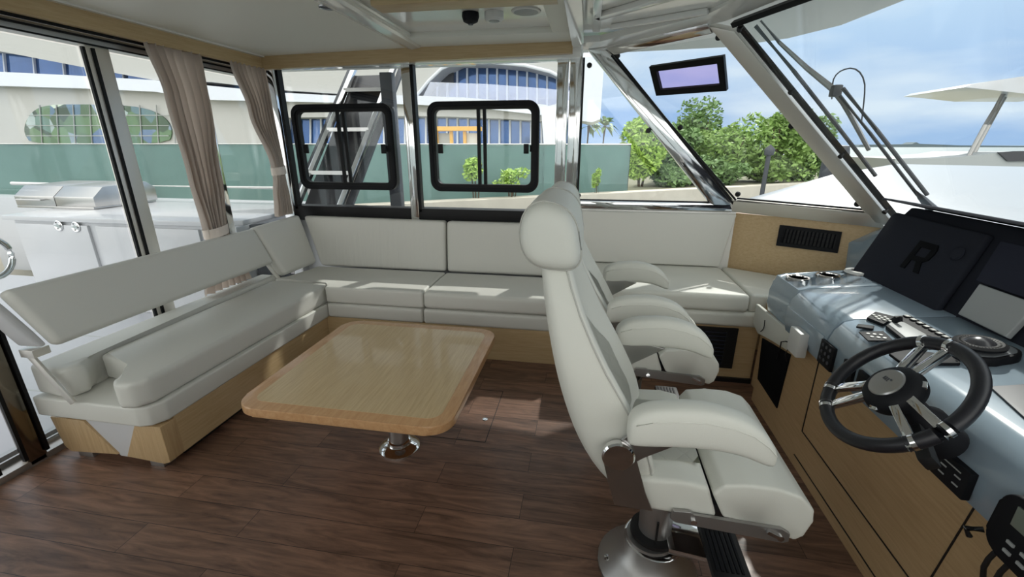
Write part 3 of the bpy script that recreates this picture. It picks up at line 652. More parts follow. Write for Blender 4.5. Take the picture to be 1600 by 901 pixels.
for s in (-1, 1):
    ya = YC+s*.268; yb = ya+s*.012
    obj('seat_rail', sideprism([(.30, .52), (.35, .522), (.36, .512), (.60, .504), (.625, .490), (.625, .462), (.61, .455), (.31, .478), (.295, .49)], ya, yb, .002), 'alu', ch)
    for bx, bz in ((.36, .492), (.60, .475)): obj('rail_bolt', lathe(B(), [(.0, -.004), (.009, -.004), (.009, .004), (.0, .004)], (bx, yb+s*.003, bz), (0, s, 0), 12), 'chrome', ch)
    obj('rail_catch', bar(B(), (.560, yb+s*.003, .497), (.592, yb+s*.003, .482), .018, .01, (0, 1, 0)), 'chrome', ch)
    ya = YC+s*.272; yb = ya+s*.012
    obj('arm_bracket', sideprism([(.082, .69), (.10, .725), (.135, .745), (.165, .79), (.26, .80), (.335, .785), (.27, .745), (.20, .700), (.178, .685), (.215, .575), (.242, .512), (.13, .518), (.105, .60)], ya, yb, .002), 'steel', ch)
    obj('pivot_disc', lathe(B(), [(.0, 0), (.043, 0), (.047, .006), (.047, .022), (.042, .028), (.0, .029)], (.127, ya, .70), (0, s, 0), 28), 'chrome', ch)
    # armrest
    sects = [(.140, .775, .862, .034), (.160, .772, .892, .042), (.20, .776, .912, .046), (.26, .784, .922, .047), (.33, .788, .927, .047), (.40, .785, .915, .047), (.45, .775, .895, .046), (.49, .757, .862, .043), (.515, .752, .825, .036), (.522, .757, .80, .024)]
    rings = []
    yc = YC+s*.308; sects = [(x, za-.004, zb-.018, w_*.90) for x, za, zb, w_ in sects]
    for x, za, zb, w_ in sects:
        ring = []
        for j in range(20):
            a = 2*math.pi*j/20; c_, q_ = math.cos(a), math.sin(a)
            ring.append(V((x, yc+math.copysign(abs(c_)**.55, c_)*w_, (za+zb)/2+math.copysign(abs(q_)**.6, q_)*(zb-za)/2)))
        rings.append(ring)
    ar = obj('armrest', loft(B(), rings), 'leather2', ch, subsurf=1)
    for so in (-1, 1):
        P = [V((x, yc+so*w_*.97, zb-(zb-za)*.27)) for x, za, zb, w_ in sects[1:-1]]; obj('seam', tube(B(), P, .0016, 6), 'leather2', ar)
PX, PY = .315, 1.345
obj('column', lathe(B(), [(.046, .18), (.046, .47)], (PX, PY, 0)), 'steel', ch)
obj('column_sleeve', lathe(B(), [(.058, .10), (.060, .30), (.062, .325), (.058, .335), (.05, .335), (.05, .30)], (PX, PY, 0)), 'alu', ch)
obj('sleeve_collar', lathe(B(), [(.078, .155), (.088, .165), (.088, .18), (.062, .185)], (PX, PY, 0)), 'black', ch)
obj('pedestal_base', lathe(B(), [(.185, 0), (.185, .012), (.17, .03), (.13, .065), (.10, .10), (.085, .155)], (PX-.015, PY-.005, 0)), 'alu', ch)
for a in (R(100), R(190), R(280), R(10)): obj('base_bolt', lathe(B(), [(.0, 0), (.011, 0), (.011, .012), (.0, .013)], (PX-.015+.155*math.cos(a), PY-.005+.155*math.sin(a), .035), n=10), 'chrome', ch)
b = tube(B(), [(PX+.088*math.cos(a), PY+.088*math.sin(a), .14) for a in [R(-170+k*10) for k in range(35)]], .02, 8, sq=.35); obj('clamp_band', b, 'chrome', ch)
fr = obj('footrest', hexa(B(), [(.35, 1.255, .165), (.50, 1.235, .165), (.50, 1.425, .165), (.35, 1.425, .165), (.35, 1.255, .19), (.50, 1.235, .19), (.50, 1.425, .19), (.35, 1.425, .19)], .006), 'chrome', ch)
obj('footrest_tread', box(B(), .475, .60, 1.16, 1.50, .175, .205, .012), 'black', fr)
b = B(); [box(b, .49+k*.016, .498+k*.016, 1.18, 1.48, .205, .209) for k in range(6)]; obj('tread_ribs', b, 'plastic', fr)
tube_ = tube(B(), [(.315+.07*math.cos(R(-95)), 1.345-.07, z) for z in (.28, .2, .12, .03)], .004, 6); obj('cable', tube_, 'black', ch)
c2 = copy_tree(ch); c2.location = (.275, YC+.875, 0)
for k_ in [x for x in bpy.data.objects if x.parent == c2]:
    nm = k_.name.split('.')[0]
    if nm in ('headrest', 'headrest_seam'): k_.location.z -= .045
    if nm == 'backrest': k_.scale.z = .965
    if nm in ('quilted_insert', 'piping') and max(v.co.z for v in k_.data.vertices) > .8: k_.scale.z = .965
c2['label'] = 'far cream leather helm chair, mostly hidden behind the nearer one'

# ================================================================== HELM CONSOLE
hc = thing('helm_console', 'long oak helm console with grey gelcoat top and dark instrument hood', 'console', (1.2, 1.6, 0))
obj('front_panel', box(B(), 1.105, 1.6, -.12, 2.655, .0, .615, .002), 'oak_dk', hc, smooth=0)
b = B()
def fl(p, q_): bar(b, V((1.1035, *p)), V((1.1035, *q_)), .004, .004, (1, 0, 0))
fl((2.033, .60), (2.031, .212)); fl((2.031, .212), (1.24, .205)); fl((1.158, .60), (1.205, .205)); fl((2.05, .06), (-.1, .06))
obj('door_seam', b, 'black', hc, smooth=0)
obj('side_panel', box(B(), 1.17, 1.6, 2.655, 2.858, .0, .62), 'oak_dk', hc, smooth=0)
nb_ = V((1.0, 0, 0))
b = prism(B(), [V((1.098, y, z)) for y, z in ((2.655, .43), (2.29, .50), (2.31, .16), (2.61, .175))], (.008, 0, 0), .002); obj('dark_screen_panel', b, 'matte2', hc, label='dark flat panel set low in the console front')
b = prism(B(), [V((1.085, y, z)) for y, z in ((2.80, .60), (2.30, .62), (2.30, .515), (2.50, .485), (2.70, .44), (2.80, .47))], (.02, 0, 0), .006, 3); obj('padded_strip', b, 'leather2', hc, label='cream padded strip above the dark panel')
b = tube(B(), [(1.08, 2.62, .56), (1.075, 2.60, .53), (1.08, 2.62, .50), (1.085, 2.66, .47)], .0025, 6); tube(b, [(1.09, 2.22, .58), (1.07, 2.30, .57), (1.075, 2.36, .54), (1.085, 2.38, .50), (1.09, 2.40, .42)], .003, 6); tube(b, [(1.09, 2.27, .60), (1.075, 2.29, .50), (1.09, 2.29, .46)], .0025, 6); obj('loose_wire', b, 'black', hc)
sp = [(1.60, .60), (1.10, .598), (1.084, .61), (1.074, .66), (1.072, .74), (1.088, .79), (1.118, .828), (1.16, .842), (1.50, .878), (1.60, .88)]
def shellseg(ya, yb, bev=.006): return prism(B(), [V((x, ya, z)) for x, z in sp], (0, yb-ya, 0), bev, 2, side_only=True)
def cut(o, cutters):
    bpy.context.view_layer.update()
    for c_ in cutters:
        md = o.modifiers.new('b', 'BOOLEAN'); md.operation = 'DIFFERENCE'; md.object = c_; md.solver = 'EXACT'
    dg = bpy.context.evaluated_depsgraph_get(); dg.update()
    me = bpy.data.meshes.new_from_object(o.evaluated_get(dg)); o.modifiers.clear(); o.data = me
    for c_ in cutters: bpy.data.objects.remove(c_)
sh = obj('shell_end', prism(B(), [V((x+(.02 if k in (1, 2, 3, 4, 5) else 0), 2.375, z)) for k, (x, z) in enumerate(sp)], (0, .305, 0), .018, 3, side_only=True), 'gel', hc)
cups = [(1.185, 2.565), (1.345, 2.585), (1.505, 2.61)]
cs = []
for x, y in cups:
    c_ = obj('cutter', lathe(B(), [(.052, .72), (.052, .95)], (x, y, 0)), 'gel', hc); cs.append(c_)
cut(sh, cs)
obj('shell_drawer', shellseg(1.958, 2.368), 'gel', hc); obj('shell_top', shellseg(-.12, 1.950), 'gel', hc)
sp2 = [(x+(.012 if x < 1.55 else 0), z-(.010 if z > .8 else 0)) for x, z in sp]
for ya, yb in ((2.364, 2.379), (1.947, 1.961)): obj('shell_gap', prism(B(), [V((x, ya, z)) for x, z in sp2], (0, yb-ya, 0)), 'dgrey', hc)
b = B(); box(b, 1.068, 1.074, 1.975, 2.350, .652, .745, .003); obj('drawer_front', b, 'gel', hc)
for i, (x, y) in enumerate(cups):
    zt = .842+(x-1.16)*.106
    c_ = thing('cup_holder', ['steel cup holder at the console end, nearest the seats', 'middle steel cup holder of the row on the console end', 'cup holder with a thick white ring beside the dark display cover'][i], 'cup holder', (x, y, zt), None)
    obj('cup', lathe(B(), [(.0, -.10), (.046, -.10), (.048, .002), (.051, .002), (.051, -.105), (.0, -.105)], (x, y, zt)), 'steel', c_)
    if i < 2: obj('rim', lathe(B(), [(.046, .0), (.047, .006), (.056, .006), (.059, .0)], (x, y, zt)), 'chrome', c_)
    else: obj('rim', lathe(B(), [(.034, .002), (.036, .012), (.062, .012), (.068, .0)], (x, y, zt)), 'whitep', c_, label='thick white plastic ring')
# instrument hood
fbo = V((1.52, 2.62, .855)); sv = V((.145, 0, .345)).normalized(); nbv = V((-sv.z, 0, sv.x))
def fp(u, v, o_=0): return fbo+V((0, -u, 0))+sv*v+nbv*o_
body = [(1.512, .84), (1.527, .87), (1.662, 1.20), (1.69, 1.238), (1.78, 1.225), (1.92, 1.08), (1.92, .85)]
obj('instrument_hood', prism(B(), [V((x, 2.64, z)) for x, z in body], (0, -2.3, 0), .012, 2), 'matte', hc)
cov = [(-.035, .02), (-.02, .0), (.60, -.005), (.555, .365), (-.03, .372), (-.052, .35)]
dc = obj('display_cover', prism(B(), [fp(u, v, .002) for u, v in cov], nbv*.032, .012, 3), 'matte', hc, label='dark moulded cover with a raised letter R')
# raised letter R on the cover: stem, bowl with counter, leg
def skew(u, v): return fp(.262+u-.03*v/.14*0, .122+v, .035)
b = B()
prism(b, [skew(*p) for p in ((.0, .0), (.032, .0), (.032, .145), (.0, .145))], nbv*.004)
prism(b, [skew(*p) for p in ((.032, .116), (.10, .116), (.128, .125), (.115, .145), (.032, .145))], nbv*.004)
prism(b, [skew(*p) for p in ((.10, .116), (.128, .125), (.132, .105), (.125, .07), (.10, .052), (.098, .075))], nbv*.004)
prism(b, [skew(*p) for p in ((.032, .048), (.10, .052), (.098, .075), (.032, .072))], nbv*.004)
prism(b, [skew(*p) for p in ((.066, .049), (.10, .052), (.128, .0), (.093, .0))], nbv*.004)
obj('letter', b, 'matte2', dc, smooth=0, label='raised letter R')
obj('cover_knob', lathe(B(), [(.0, .036), (.028, .036), (.030, .040), (.024, .046), (.0, .046)], fp(.50, .255, 0), nbv, 28), 'matte', dc)
obj('upper_panel', prism(B(), [fp(u, v, .001) for u, v in ((.60, .352), (1.9, .352), (1.9, .18), (.635, .18))], nbv*.016, .004), 'charcoal', hc, label='flat charcoal panel on the hood')
vs = [(1.575, 1.270), (1.585, 1.279), (1.70, 1.262), (1.86, 1.222), (1.86, 1.212), (1.70, 1.246)]
obj('visor', prism(B(), [V((x, 2.70, z)) for x, z in vs], (0, -2.35, 0), .003), 'matte', hc, label='thin dark visor along the top of the hood')
tag(obj('tablet', prism(B(), [fp(*p, .012) for p in ((.682, .172), (.92, .172), (.92, .032), (.70, .036))], nbv*.024, .005, 3), 'greyp'), 'light grey rectangular unit leaning on the dark instrument hood', 'tablet')
# ---- steering wheel
WC = V((.884, 1.242, .891)); tw = R(43.14); wn = V((-math.cos(tw), 0, math.sin(tw))); wv = V((math.sin(tw), 0, math.cos(tw))); wu = V((0, -1, 0))
def wp(ang, r, o_=0): return WC+(wu*math.cos(R(ang))+wv*math.sin(R(ang)))*r+wn*o_
sw = thing('steering_wheel', 'black leather steering wheel with six polished spokes on the helm console', 'steering wheel', WC)
obj('rim', tube(B(), [wp(a, .183) for a in range(0, 360, 6)], .019, 18, closed=True), 'rim', sw)
for k0 in (110, 230, -11):
    for dlt in (-11.5, 11.5):
        a = k0+dlt
        b = B()
        # flat polished bar from hub to rim, with a rounded clip round the rim
        p0_, p1_ = wp(k0+dlt*1.6, .060, .018), wp(a, .170, .004)
        bar(b, p0_, p1_, .023, .008, (p1_-p0_).cross(wn), .002); sk = obj('spoke', b, 'chrome', sw)
        bar_ = bar(B(), p0_-wn*.016, p1_-wn*.014, .012, .008, (p1_-p0_).cross(wn), .002); obj('spoke_backing', bar_, 'steel', sk)
        obj('rim_clip', tube(B(), [wp(a-3.4, .183), wp(a, .183), wp(a+3.4, .183)], .0208, 18), 'chrome', sk)
obj('hub', lathe(B(), [(.0, -.03), (.055, -.03), (.074, -.015), (.078, .0), (.074, .018), (.060, .032), (.046, .036), (.0, .036)], WC, wn, 40), 'plastic', sw)
bd = obj('badge', lathe(B(), [(.0, .034), (.046, .034), (.046, .038), (.042, .041), (.0, .042)], WC, wn, 40), 'steel', sw)
b = B()
for du in (-.010, -.003, .004): box_c = bar(b, WC+wn*.0425+wu*(du-.004)+wv*.004, WC+wn*.0425+wu*(du-.004)+wv*.013, .0035, .001, wu)
lathe(b, [(.0, 0), (.0028, 0), (.0028, .001), (.0, .001)], WC+wn*.0425+wu*.008+wv*.012, wn, 12); bar(b, WC+wn*.0425+wu*(-.016)+wv*.003, WC+wn*.0425+wu*(.004)+wv*.003, .002, .001, wv)
obj('emblem', b, 'dgrey', bd)
for k0 in (50, 170, 290):
    p_ = wp(k0, .066, .008); obj('hub_cap', bar(B(), wp(k0, .058, .016), wp(k0, .077, .004), .022, .02, wn.cross(wp(k0, 1)-WC), .003), 'chrome', sw)
obj('steering_shaft', lathe(B(), [(.035, -.03), (.038, -.10), (.055, -.13), (.058, -.22)], WC, wn, 24), 'plastic', sw)
b = bar(B(), WC-wn*.09+wu*.05-wv*.03, WC-wn*.085+wu*.165-wv*.075, .045, .035, wn, .01); obj('tilt_lever', b, 'black', sw)
# ---- controls on the console top
def topz(x): return .842+(x-1.16)*.106
TN = V((-.106, 0, 1)).normalized()
def tp(px, py, o_=0):
    n = TN; p = V((1.16, 0, .842)); return onp(px, py, n, p)+n*o_
def quadpad(name, pts, h, m, label, cat, par=None, bev=.004):
    b = prism(B(), [tp(*p, .001) for p in pts], TN*h, bev, 2); return obj(name, b, m, par, label=label, cat=cat)
kp = thing('keypad', 'black keypad with pale buttons at the port end of the helm top', 'keypad', tp(1376, 500))
quadpad('body', [(1353, 500), (1367, 491), (1398, 499), (1380, 511)], .014, 'plastic', None, None, kp)
b = B()
for i in range(3):
    for j in range(3):
        p = tp(1364+i*9-j*-3+j*1, 497.5+i*1.8+j*3.2, .016); box(b, p.x-.005, p.x+.005, p.y-.006, p.y+.006, p.z, p.z+.003)
obj('buttons', b, 'dial', kp)
kp = thing('keypad', 'flat black keypad with white round buttons nearest the console edge', 'keypad', tp(1365, 526))
quadpad('body', [(1341, 520), (1356, 534), (1396, 534), (1380, 519)], .006, 'plastic', None, None, kp)
b = B()
for i in range(3):
    for j in range(2):
        p = tp(1356+i*10+j*6, 524+i*1.0+j*5, .008); lathe(b, [(0, 0), (.006, 0), (.006, .002), (0, .0025)], p, TN, 12)
obj('buttons', b, 'dial', kp)
quadpad('rocker_switch', [(1337, 513), (1340, 509), (1366, 512), (1364, 517)], .010, 'plastic', 'small black rocker lying between the two keypads', 'switch')
th = thing('throttle_control', 'grey and black throttle control base between keypads and wheel', 'throttle', tp(1420, 520))
quadpad('base', [(1383, 514), (1394, 506), (1412, 509), (1450, 530), (1438, 542), (1415, 540)], .016, 'plastic', None, None, th)
quadpad('pad', [(1387, 513), (1395, 507), (1412, 510), (1447, 530), (1437, 539), (1417, 537)], .019, 'greyp', None, None, th)
b = bar(B(), tp(1394, 509, .02), tp(1406, 514, .045), .02, .012, (0, 1, 0), .004); obj('lever', b, 'plastic', th)
sp_ = thing('switch_panel', 'narrow black switch strip with a row of pale toggles under the hood', 'switch panel', tp(1445, 515))
quadpad('body', [(1395, 496), (1421, 495), (1502, 539), (1482, 548)], .008, 'plastic', None, None, sp_)
for i in range(8):
    f = i/7; p = tp(1419+f*70, 498+f*38, .010)
    b = box(B(), p.x-.016, p.x+.010, p.y-.010, p.y+.010, p.z-.001, p.z+.003, .001); tg = obj('toggle', b, 'plastic', sp_)
    obj('toggle_mark', box(B(), p.x-.012, p.x+.002, p.y-.009, p.y+.009, p.z+.003, p.z+.0045), 'dial', tg)
# lower black tray seen through the wheel
quadpad('tray', [(1388, 556), (1400, 548), (1495, 560), (1500, 572), (1430, 572), (1404, 568)], .012, 'plastic', 'black tray pad seen through the top of the wheel', 'tray')
# compass
cpz = tp(1545, 566)
co = thing('compass', 'round marine compass with white graduated ring on a black teardrop base', 'compass', cpz)
cc = tp(1526, 557, .022); c3 = tp(1553, 556)
def hull2(ca, ra, cb, rb_, h):
    d = (cb-ca); a0 = math.atan2(d.y, d.x); pts = [ca+V((math.cos(a0+R(90+k*15))*ra, math.sin(a0+R(90+k*15))*ra, 0)) for k in range(13)] + [cb+V((math.cos(a0-R(90-k*15))*rb_, math.sin(a0-R(90-k*15))*rb_, 0)) for k in range(13)]
    return prism(B(), [V((p.x, p.y, topz(p.x)+.0)) for p in pts], TN*h, .006, 2, side_only=True)
obj('base', hull2(cc, .076, c3, .060, .030), 'plastic', co)
obj('base_lobe', hull2(cc, .066, c3, .050, .0325), 'lobe', co, label='grey top face of the compass base')
obj('bezel', lathe(B(), [(.052, .02), (.066, .022), (.068, .03), (.058, .036), (.052, .034)], cc, TN, 36), 'plastic', co)
obj('dial_ring', lathe(B(), [(.040, .026), (.053, .03), (.053, .034), (.040, .030)], cc, TN, 36), 'dial', co)
b = B()
for k in range(36):
    a = R(k*10); d_ = V((math.cos(a), math.sin(a), 0)); d_ = (d_-TN*d_.dot(TN)).normalized(); bar(b, cc+TN*.0335+d_*.044, cc+TN*.0355+d_*.051, .0022, .0015, d_.cross(TN))
obj('graduations', b, 'black', co)
b = lathe(B(), [(.0, .02), (.042, .024), (.04, .034), (.028, .044), (.012, .050), (.0, .051)], cc, TN, 32); obj('dome', b, 'smoke', co)
obj('rim_screw', lathe(B(), [(.0, 0), (.004, 0), (.004, .003), (0, .003)], cc+V((-.078, -.02, .014)), (-1, -.2, 0), 10), 'chrome', co)
# recess tray at the starboard side of the top
quadpad('storage_tray', [(1546, 606), (1640, 600), (1660, 690), (1600, 655)], .006, 'dgrey', 'dark recessed tray in the console top right of the wheel', 'tray')
# ---- fittings on the console front
def cf(name, ya, yb, za, zb, x=1.074, dx=.014, m='plastic', par=None, bev=.004, **k):
    return obj(name, box(B(), x-dx, x, min(ya, yb), max(ya, yb), za, zb, bev), m, par, **k)
cf('white_control_box', 2.09, 2.20, .575, .70, dx=.045, m='whitep', bev=.008, label='white rounded plastic box fixed to the console front below the drawer', cat='box')
gp = thing('gauge_panel', 'black rounded switch panel with small round buttons right of the white box', 'switch panel', (1.07, 1.92, .68))
cf('plate', 1.865, 1.975, .625, .735, par=gp)
b = B(); [lathe(b, [(0, 0), (.008, 0), (.008, .003), (0, .003)], (1.0605, 1.89+i*.03, .655+j*.03), (-1, 0, 0), 12) for i in range(3) for j in range(3)]; obj('buttons', b, 'dgrey', gp)
cf('key_switch', 1.72, 1.79, .645, .73, label='small black key switch plate seen behind the wheel rim', cat='switch')
cf('toggle_plate', 1.62, 1.69, .67, .735, label='small black toggle plate right of the key switch', cat='switch')
ou = thing('twin_socket', 'black twin socket plate with four white slot marks below the wheel', 'socket', (1.07, 1.20, .67))
cf('plate', 1.145, 1.265, .625, .712, par=ou, dx=.022)
for i in range(2):
    for j in range(2): cf('slot', 1.165+i*.05, 1.185+i*.05, .650+j*.025, .654+j*.025, x=1.052, dx=.002, m='greyp', par=ou, bev=0)
cf('cover_line', 1.17, 1.24, .693, .696, x=1.052, dx=.002, m='greyp', par=ou, bev=0)
vh = thing('radio_handset', 'black radio handset with grey screen clipped at the starboard end of the console', 'radio', (1.05, .97, .60))
b = prism(B(), [V((1.035, y+(z-.68)*-.05, z)) for y, z in rrect(.955, .682, .175, .175, .045, 6)], (.04, 0, 0), .008, 3); obj('body', b, 'plastic', vh)
obj('screen', box(B(), 1.031, 1.036, .895, .995, .695, .748, .001), 'screen', vh, label='grey green lcd screen')
b = B(); [box(b, 1.031, 1.036, .90+i*.035, .918+i*.035, .622+j*.026, .630+j*.026) for i in range(3) for j in range(2)]; obj('keys', b, 'greyp', vh)
for dy in (0, .035):
    b = tube(B(), [(1.055, 1.01-dy, .61), (1.048, 1.015-dy, .585), (1.044, 1.018-dy, .56), (1.044, 1.02-dy, .53), (1.05, 1.015-dy, .49), (1.06, 1.005-dy, .44), (1.09, .98-dy, .36)], .006, 8); obj('cord', b, 'black', vh)
b = tube(B(), [(1.035, 1.045, .625), (1.01, 1.06, .61), (1.02, 1.055, .59)], .007, 8); obj('clip', b, 'black', vh)

# ================================================================== CEILING FITTINGS
def up_disc(name, label, cat, px, py, z, parts):
    p = at(px, py, 'z', z); t_ = thing(name, label, cat, p)
    for nm, pr, m_ in parts: obj(nm, lathe(B(), pr, (p.x, p.y, z), (0, 0, -1), 28), m_, t_)
up_disc('downlight', 'small round steel downlight in the flat grey headliner', 'light', 512, 11, CZ(-1.48)-.0005, [('bezel', [(.030, 0), (.030, .006), (.044, .005), (.048, .0)], 'chrome'), ('lens', [(.0, .002), (.030, .002), (.029, .004), (.0, .004)], 'smoke')])
up_disc('camera_dome', 'black dome camera on the glossy overhead panel', 'camera', 735, 20, 2.2745, [('housing', [(.0, 0), (.048, 0), (.05, .02), (.042, .045), (.02, .055), (.0, .056)], 'plastic'), ('lens', [(.0, .052), (.014, .052), (.014, .062), (.0, .062)], 'dgrey')])
up_disc('smoke_alarm', 'white cylindrical sensor between the dome camera and the speaker', 'sensor', 772, 19, 2.2745, [('housing', [(.0, 0), (.055, 0), (.055, .035), (.045, .045), (.0, .045)], 'whitep'), ('grille', [(.0, .044), (.03, .044), (.03, .048), (.0, .048)], 'greyp')])
up_disc('ceiling_speaker', 'round flat grey ceiling speaker right of the white sensor', 'speaker', 822, 17, 2.2745, [('ring', [(.0, 0), (.085, 0), (.083, .006), (.07, .008), (.0, .008)], 'whitep'), ('mesh', [(.0, .007), (.072, .007), (.06, .011), (.0, .012)], 'greyp')])

# ================================================================== CURTAINS
def curtain(label, ya, yb, keys, npl, x=-2.615, tiez=None, seed=0):
    """keys: (z, ycentre, width, depth)"""
    rn = random.Random(seed); ph = [rn.uniform(-.5, .5) for _ in range(8)]
    c_ = thing('curtain', label, 'curtain', (x, (ya+yb)/2, .6), None)
    def kf(z):
        for a, b_ in zip(keys, keys[1:]):
            if b_[0] <= z <= a[0]:
                f = (a[0]-z)/(a[0]-b_[0]); f = f*f*(3-2*f); return [a[i]+(b_[i]-a[i])*f for i in range(1, 4)]
        return keys[-1][1:]
    zt, zb = keys[0][0], keys[-1][0]
    def fn(u, v):
        z = zt+(zb-zt)*v; yc, w_, d_ = kf(z)
        uu = u+.012*math.sin(7*u+ph[0]*4+3*v); a = 2*math.pi*npl*uu+ph[1]+.8*math.sin(2.5*v+5*u)
        return V((x+d_*math.sin(a)*(.75+.25*math.sin(3*u*math.pi+ph[2])), yc+(u-.5)*w_+d_*.35*math.cos(a), z))
    b = grid(B(), fn, npl*12, 60); bmesh.ops.solidify(b, geom=b.faces[:], thickness=.003)
    obj('drape', b, 'fabric', c_, smooth=80)
    if tiez:
        yc, w_, d_ = kf(tiez)
        b = B(); rg_ = []
        for dz in (-.032, -.028, .028, .032):
            rg_.append([V((x+math.cos(a)*(d_+.016), yc+math.sin(a)*(w_/2+.016)*1.02, tiez+dz+.25*(w_)*math.sin(a)*.25)) for a in [2*math.pi*k/28 for k in range(28)]])
        obj('tie_band', loft(b, rg_, cap=False), 'fabric', c_, smooth=60)
curtain('long taupe pleated curtain tied back beside the wide steel door stile', 2.46, 2.89, [(2.13, 2.675, .42, .022), (1.85, 2.70, .35, .024), (1.35, 2.70, .25, .03), (.98, 2.695, .17, .036), (.90, 2.70, .17, .035), (.72, 2.70, .30, .03), (.54, 2.70, .44, .024)], 7, tiez=.965, seed=1)
curtain('shorter taupe curtain tied back in the aft corner above the settee', 3.1, 3.5, [(2.13, 3.29, .37, .02), (1.8, 3.35, .26, .024), (1.38, 3.44, .115, .03), (1.30, 3.44, .11, .03), (1.12, 3.43, .17, .03), (.97, 3.42, .20, .03)], 8, x=-2.60, tiez=1.345, seed=5)

# ================================================================== EXTERIOR: boat
struct('cockpit_floor', box(B(), -8.5, -2.93, -1.2, 4.2, -.10, -.03), 'deck')
b = B(); [box(b, -8.4, -2.95, y, y+.012, -.031, -.028) for y in (.4, 1.2, 2.0, 2.8)]; struct('deck_seams', b, 'greyp')
struct('side_deck', box(B(), -2.9, 1.4, 3.73, 4.30, -.1, .35), 'white', smooth=0)
cb = thing('cockpit_cabinet', 'white gelcoat cabinet with two latched doors in the aft cockpit', 'cabinet', (-4.6, 3.9, 0))
obj('carcass', box(B(), -5.50, -3.05, 3.36, 4.60, -.03, .86, .01), 'white', cb, smooth=0)
obj('countertop', prism(B(), [(-5.6, 3.33, .86), (-3.35, 3.33, .86), (-3.05, 3.45, .86), (-3.05, 4.65, .86), (-5.75, 4.65, .86)], (0, 0, .045), .008), 'white', cb)
for i, (x0, x1, hx) in enumerate(((-5.46, -4.62, -4.76), (-4.53, -3.42, -4.42))):
    d = obj('door', box(B(), x0, x1, 3.335, 3.362, .06, .83, .006), 'white', cb)
    hd = at(91 if i == 0 else 118, 352.5 if i == 0 else 354.5, 'y', 3.33)
    obj('latch', lathe(B(), [(.0, 0), (.046, 0), (.05, .006), (.044, .010), (.032, .004), (.022, .004), (.020, .010), (.0, .011)], (hd.x, 3.335, hd.z), (0, -1, 0), 24), 'chrome', d)
    b = B(); [lathe(b, [(0, 0), (.007, 0), (.007, .004), (0, .004)], (hd.x+.034*math.cos(a), 3.332, hd.z+.034*math.sin(a)), (0, -1, 0), 8) for a in (0, 2.1, 4.2)]; obj('latch_screws', b, 'black', d)
tag(obj('side_step', hexa(B(), [(-3.04, 3.50, .0), (-2.78, 3.74, .0), (-2.78, 4.6, .0), (-3.04, 4.6, .0), (-3.04, 3.50, .86), (-2.78, 3.74, .86), (-2.78, 4.6, .90), (-3.04, 4.6, .90)], .01), 'dgrey'), 'dark grey end block between the white cabinet and the cabin corner', 'panel')
gr = thing('barbecue_grill', 'stainless steel barbecue with faceted lid on the white cabinet top', 'grill', (-5.6, 4.1, .905))
gx0, gx1, gxm = -6.1, -4.75, -5.45
obj('base', box(B(), gx0, -5.1, 3.80, 4.5, .905, .93, .004), 'steel', gr)
def hood(x0, x1, y0_, y1_, z0, z1, ins): return hexa(B(), [(x0, y0_, z0), (x1, y0_, z0), (x1, y1_, z0), (x0, y1_, z0), (x0+.03, y0_+ins, z1), (x1-.03, y0_+ins, z1), (x1-.03, y1_-.04, z1), (x0+.03, y1_-.04, z1)], .01)
obj('lid', prism(B(), [V((gx0, y, z)) for y, z in ((3.80, .93), (3.80, 1.03), (3.92, 1.13), (4.40, 1.15), (4.5, 1.08), (4.5, .93))], (.52, 0, 0), .006), 'steel', gr)
obj('lid', prism(B(), [V((gx0+.53, y, z)) for y, z in ((3.80, .93), (3.80, 1.03), (3.92, 1.13), (4.40, 1.15), (4.5, 1.08), (4.5, .93))], (.50, 0, 0), .006), 'steel', gr)
b = tube(B(), [(gx0+.1, 3.79, 1.0), (gx0+.1, 3.75, 1.0), (gx0+.42, 3.75, 1.0), (gx0+.42, 3.79, 1.0)], .008, 8); obj('handle', b, 'steel', gr)
rl = thing('guard_rail', 'white tubular guard rail along the outboard edge of the cockpit', 'rail', (-4.2, 4.68, .9))
obj('top_rail', tube(B(), [(-7.5, 4.70, 1.07), (-3.0, 4.70, 1.07)], .022, 12), 'whitep', rl)
for x in (-7.0, -5.6, -4.35, -3.2): obj('stanchion', tube(B(), [(x, 4.70, .90), (x, 4.70, 1.07)], .02, 10), 'whitep', rl)
obj('coaming', box(B(), -8.0, -2.78, 4.60, 4.85, -.1, .905, .01), 'white', rl)
# boarding ladder seen through the aft side window
ld = thing('boarding_ladder', 'steep boarding ladder with steel rails and dark treads outside the aft side window', 'ladder', (-2.75, 4.6, .35))
la, lb = V((-3.09, 3.72, .36)), V((-2.86, 5.45, 2.45)); ra_, rb = V((-2.60, 3.72, .36)), V((-2.35, 5.45, 2.45))
for a_, b__, s in ((la, lb, -1), (ra_, rb, 1)):
    obj('rail', bar(B(), a_, b__, .06, .05, (1, 0, 0), .012), 'chrome', ld)
    obj('stringer', bar(B(), a_+V((s*.075, .04, -.02)), b__+V((s*.075, .04, -.02)), .07, .03, (1, 0, 0)), 'dgrey', ld)
for k in range(5):
    f = .0+k*.215; p, q_ = la.lerp(lb, f), ra_.lerp(rb, f)
    tr_ = obj('tread', box(B(), p.x, q_.x, p.y-.02, p.y+.20, p.z-.01, p.z+.02, .003), 'smoke', ld)
    obj('tread_nosing', box(B(), p.x, q_.x, p.y-.03, p.y-.018, p.z-.012, p.z+.028), 'steel', tr_)
lp, lq = (la.lerp(lb, .02), la.lerp(lb, .98)), (ra_.lerp(rb, .02), ra_.lerp(rb, .98))
obj('backing_panel', prism(B(), [lp[0]+V((.03, .07, -.05)), lq[0]+V((.03, .07, -.05)), lq[1]+V((-.03, .07, -.05)), lp[1]+V((-.03, .07, -.05))], (0, .02, -.01)), 'smoke', ld)
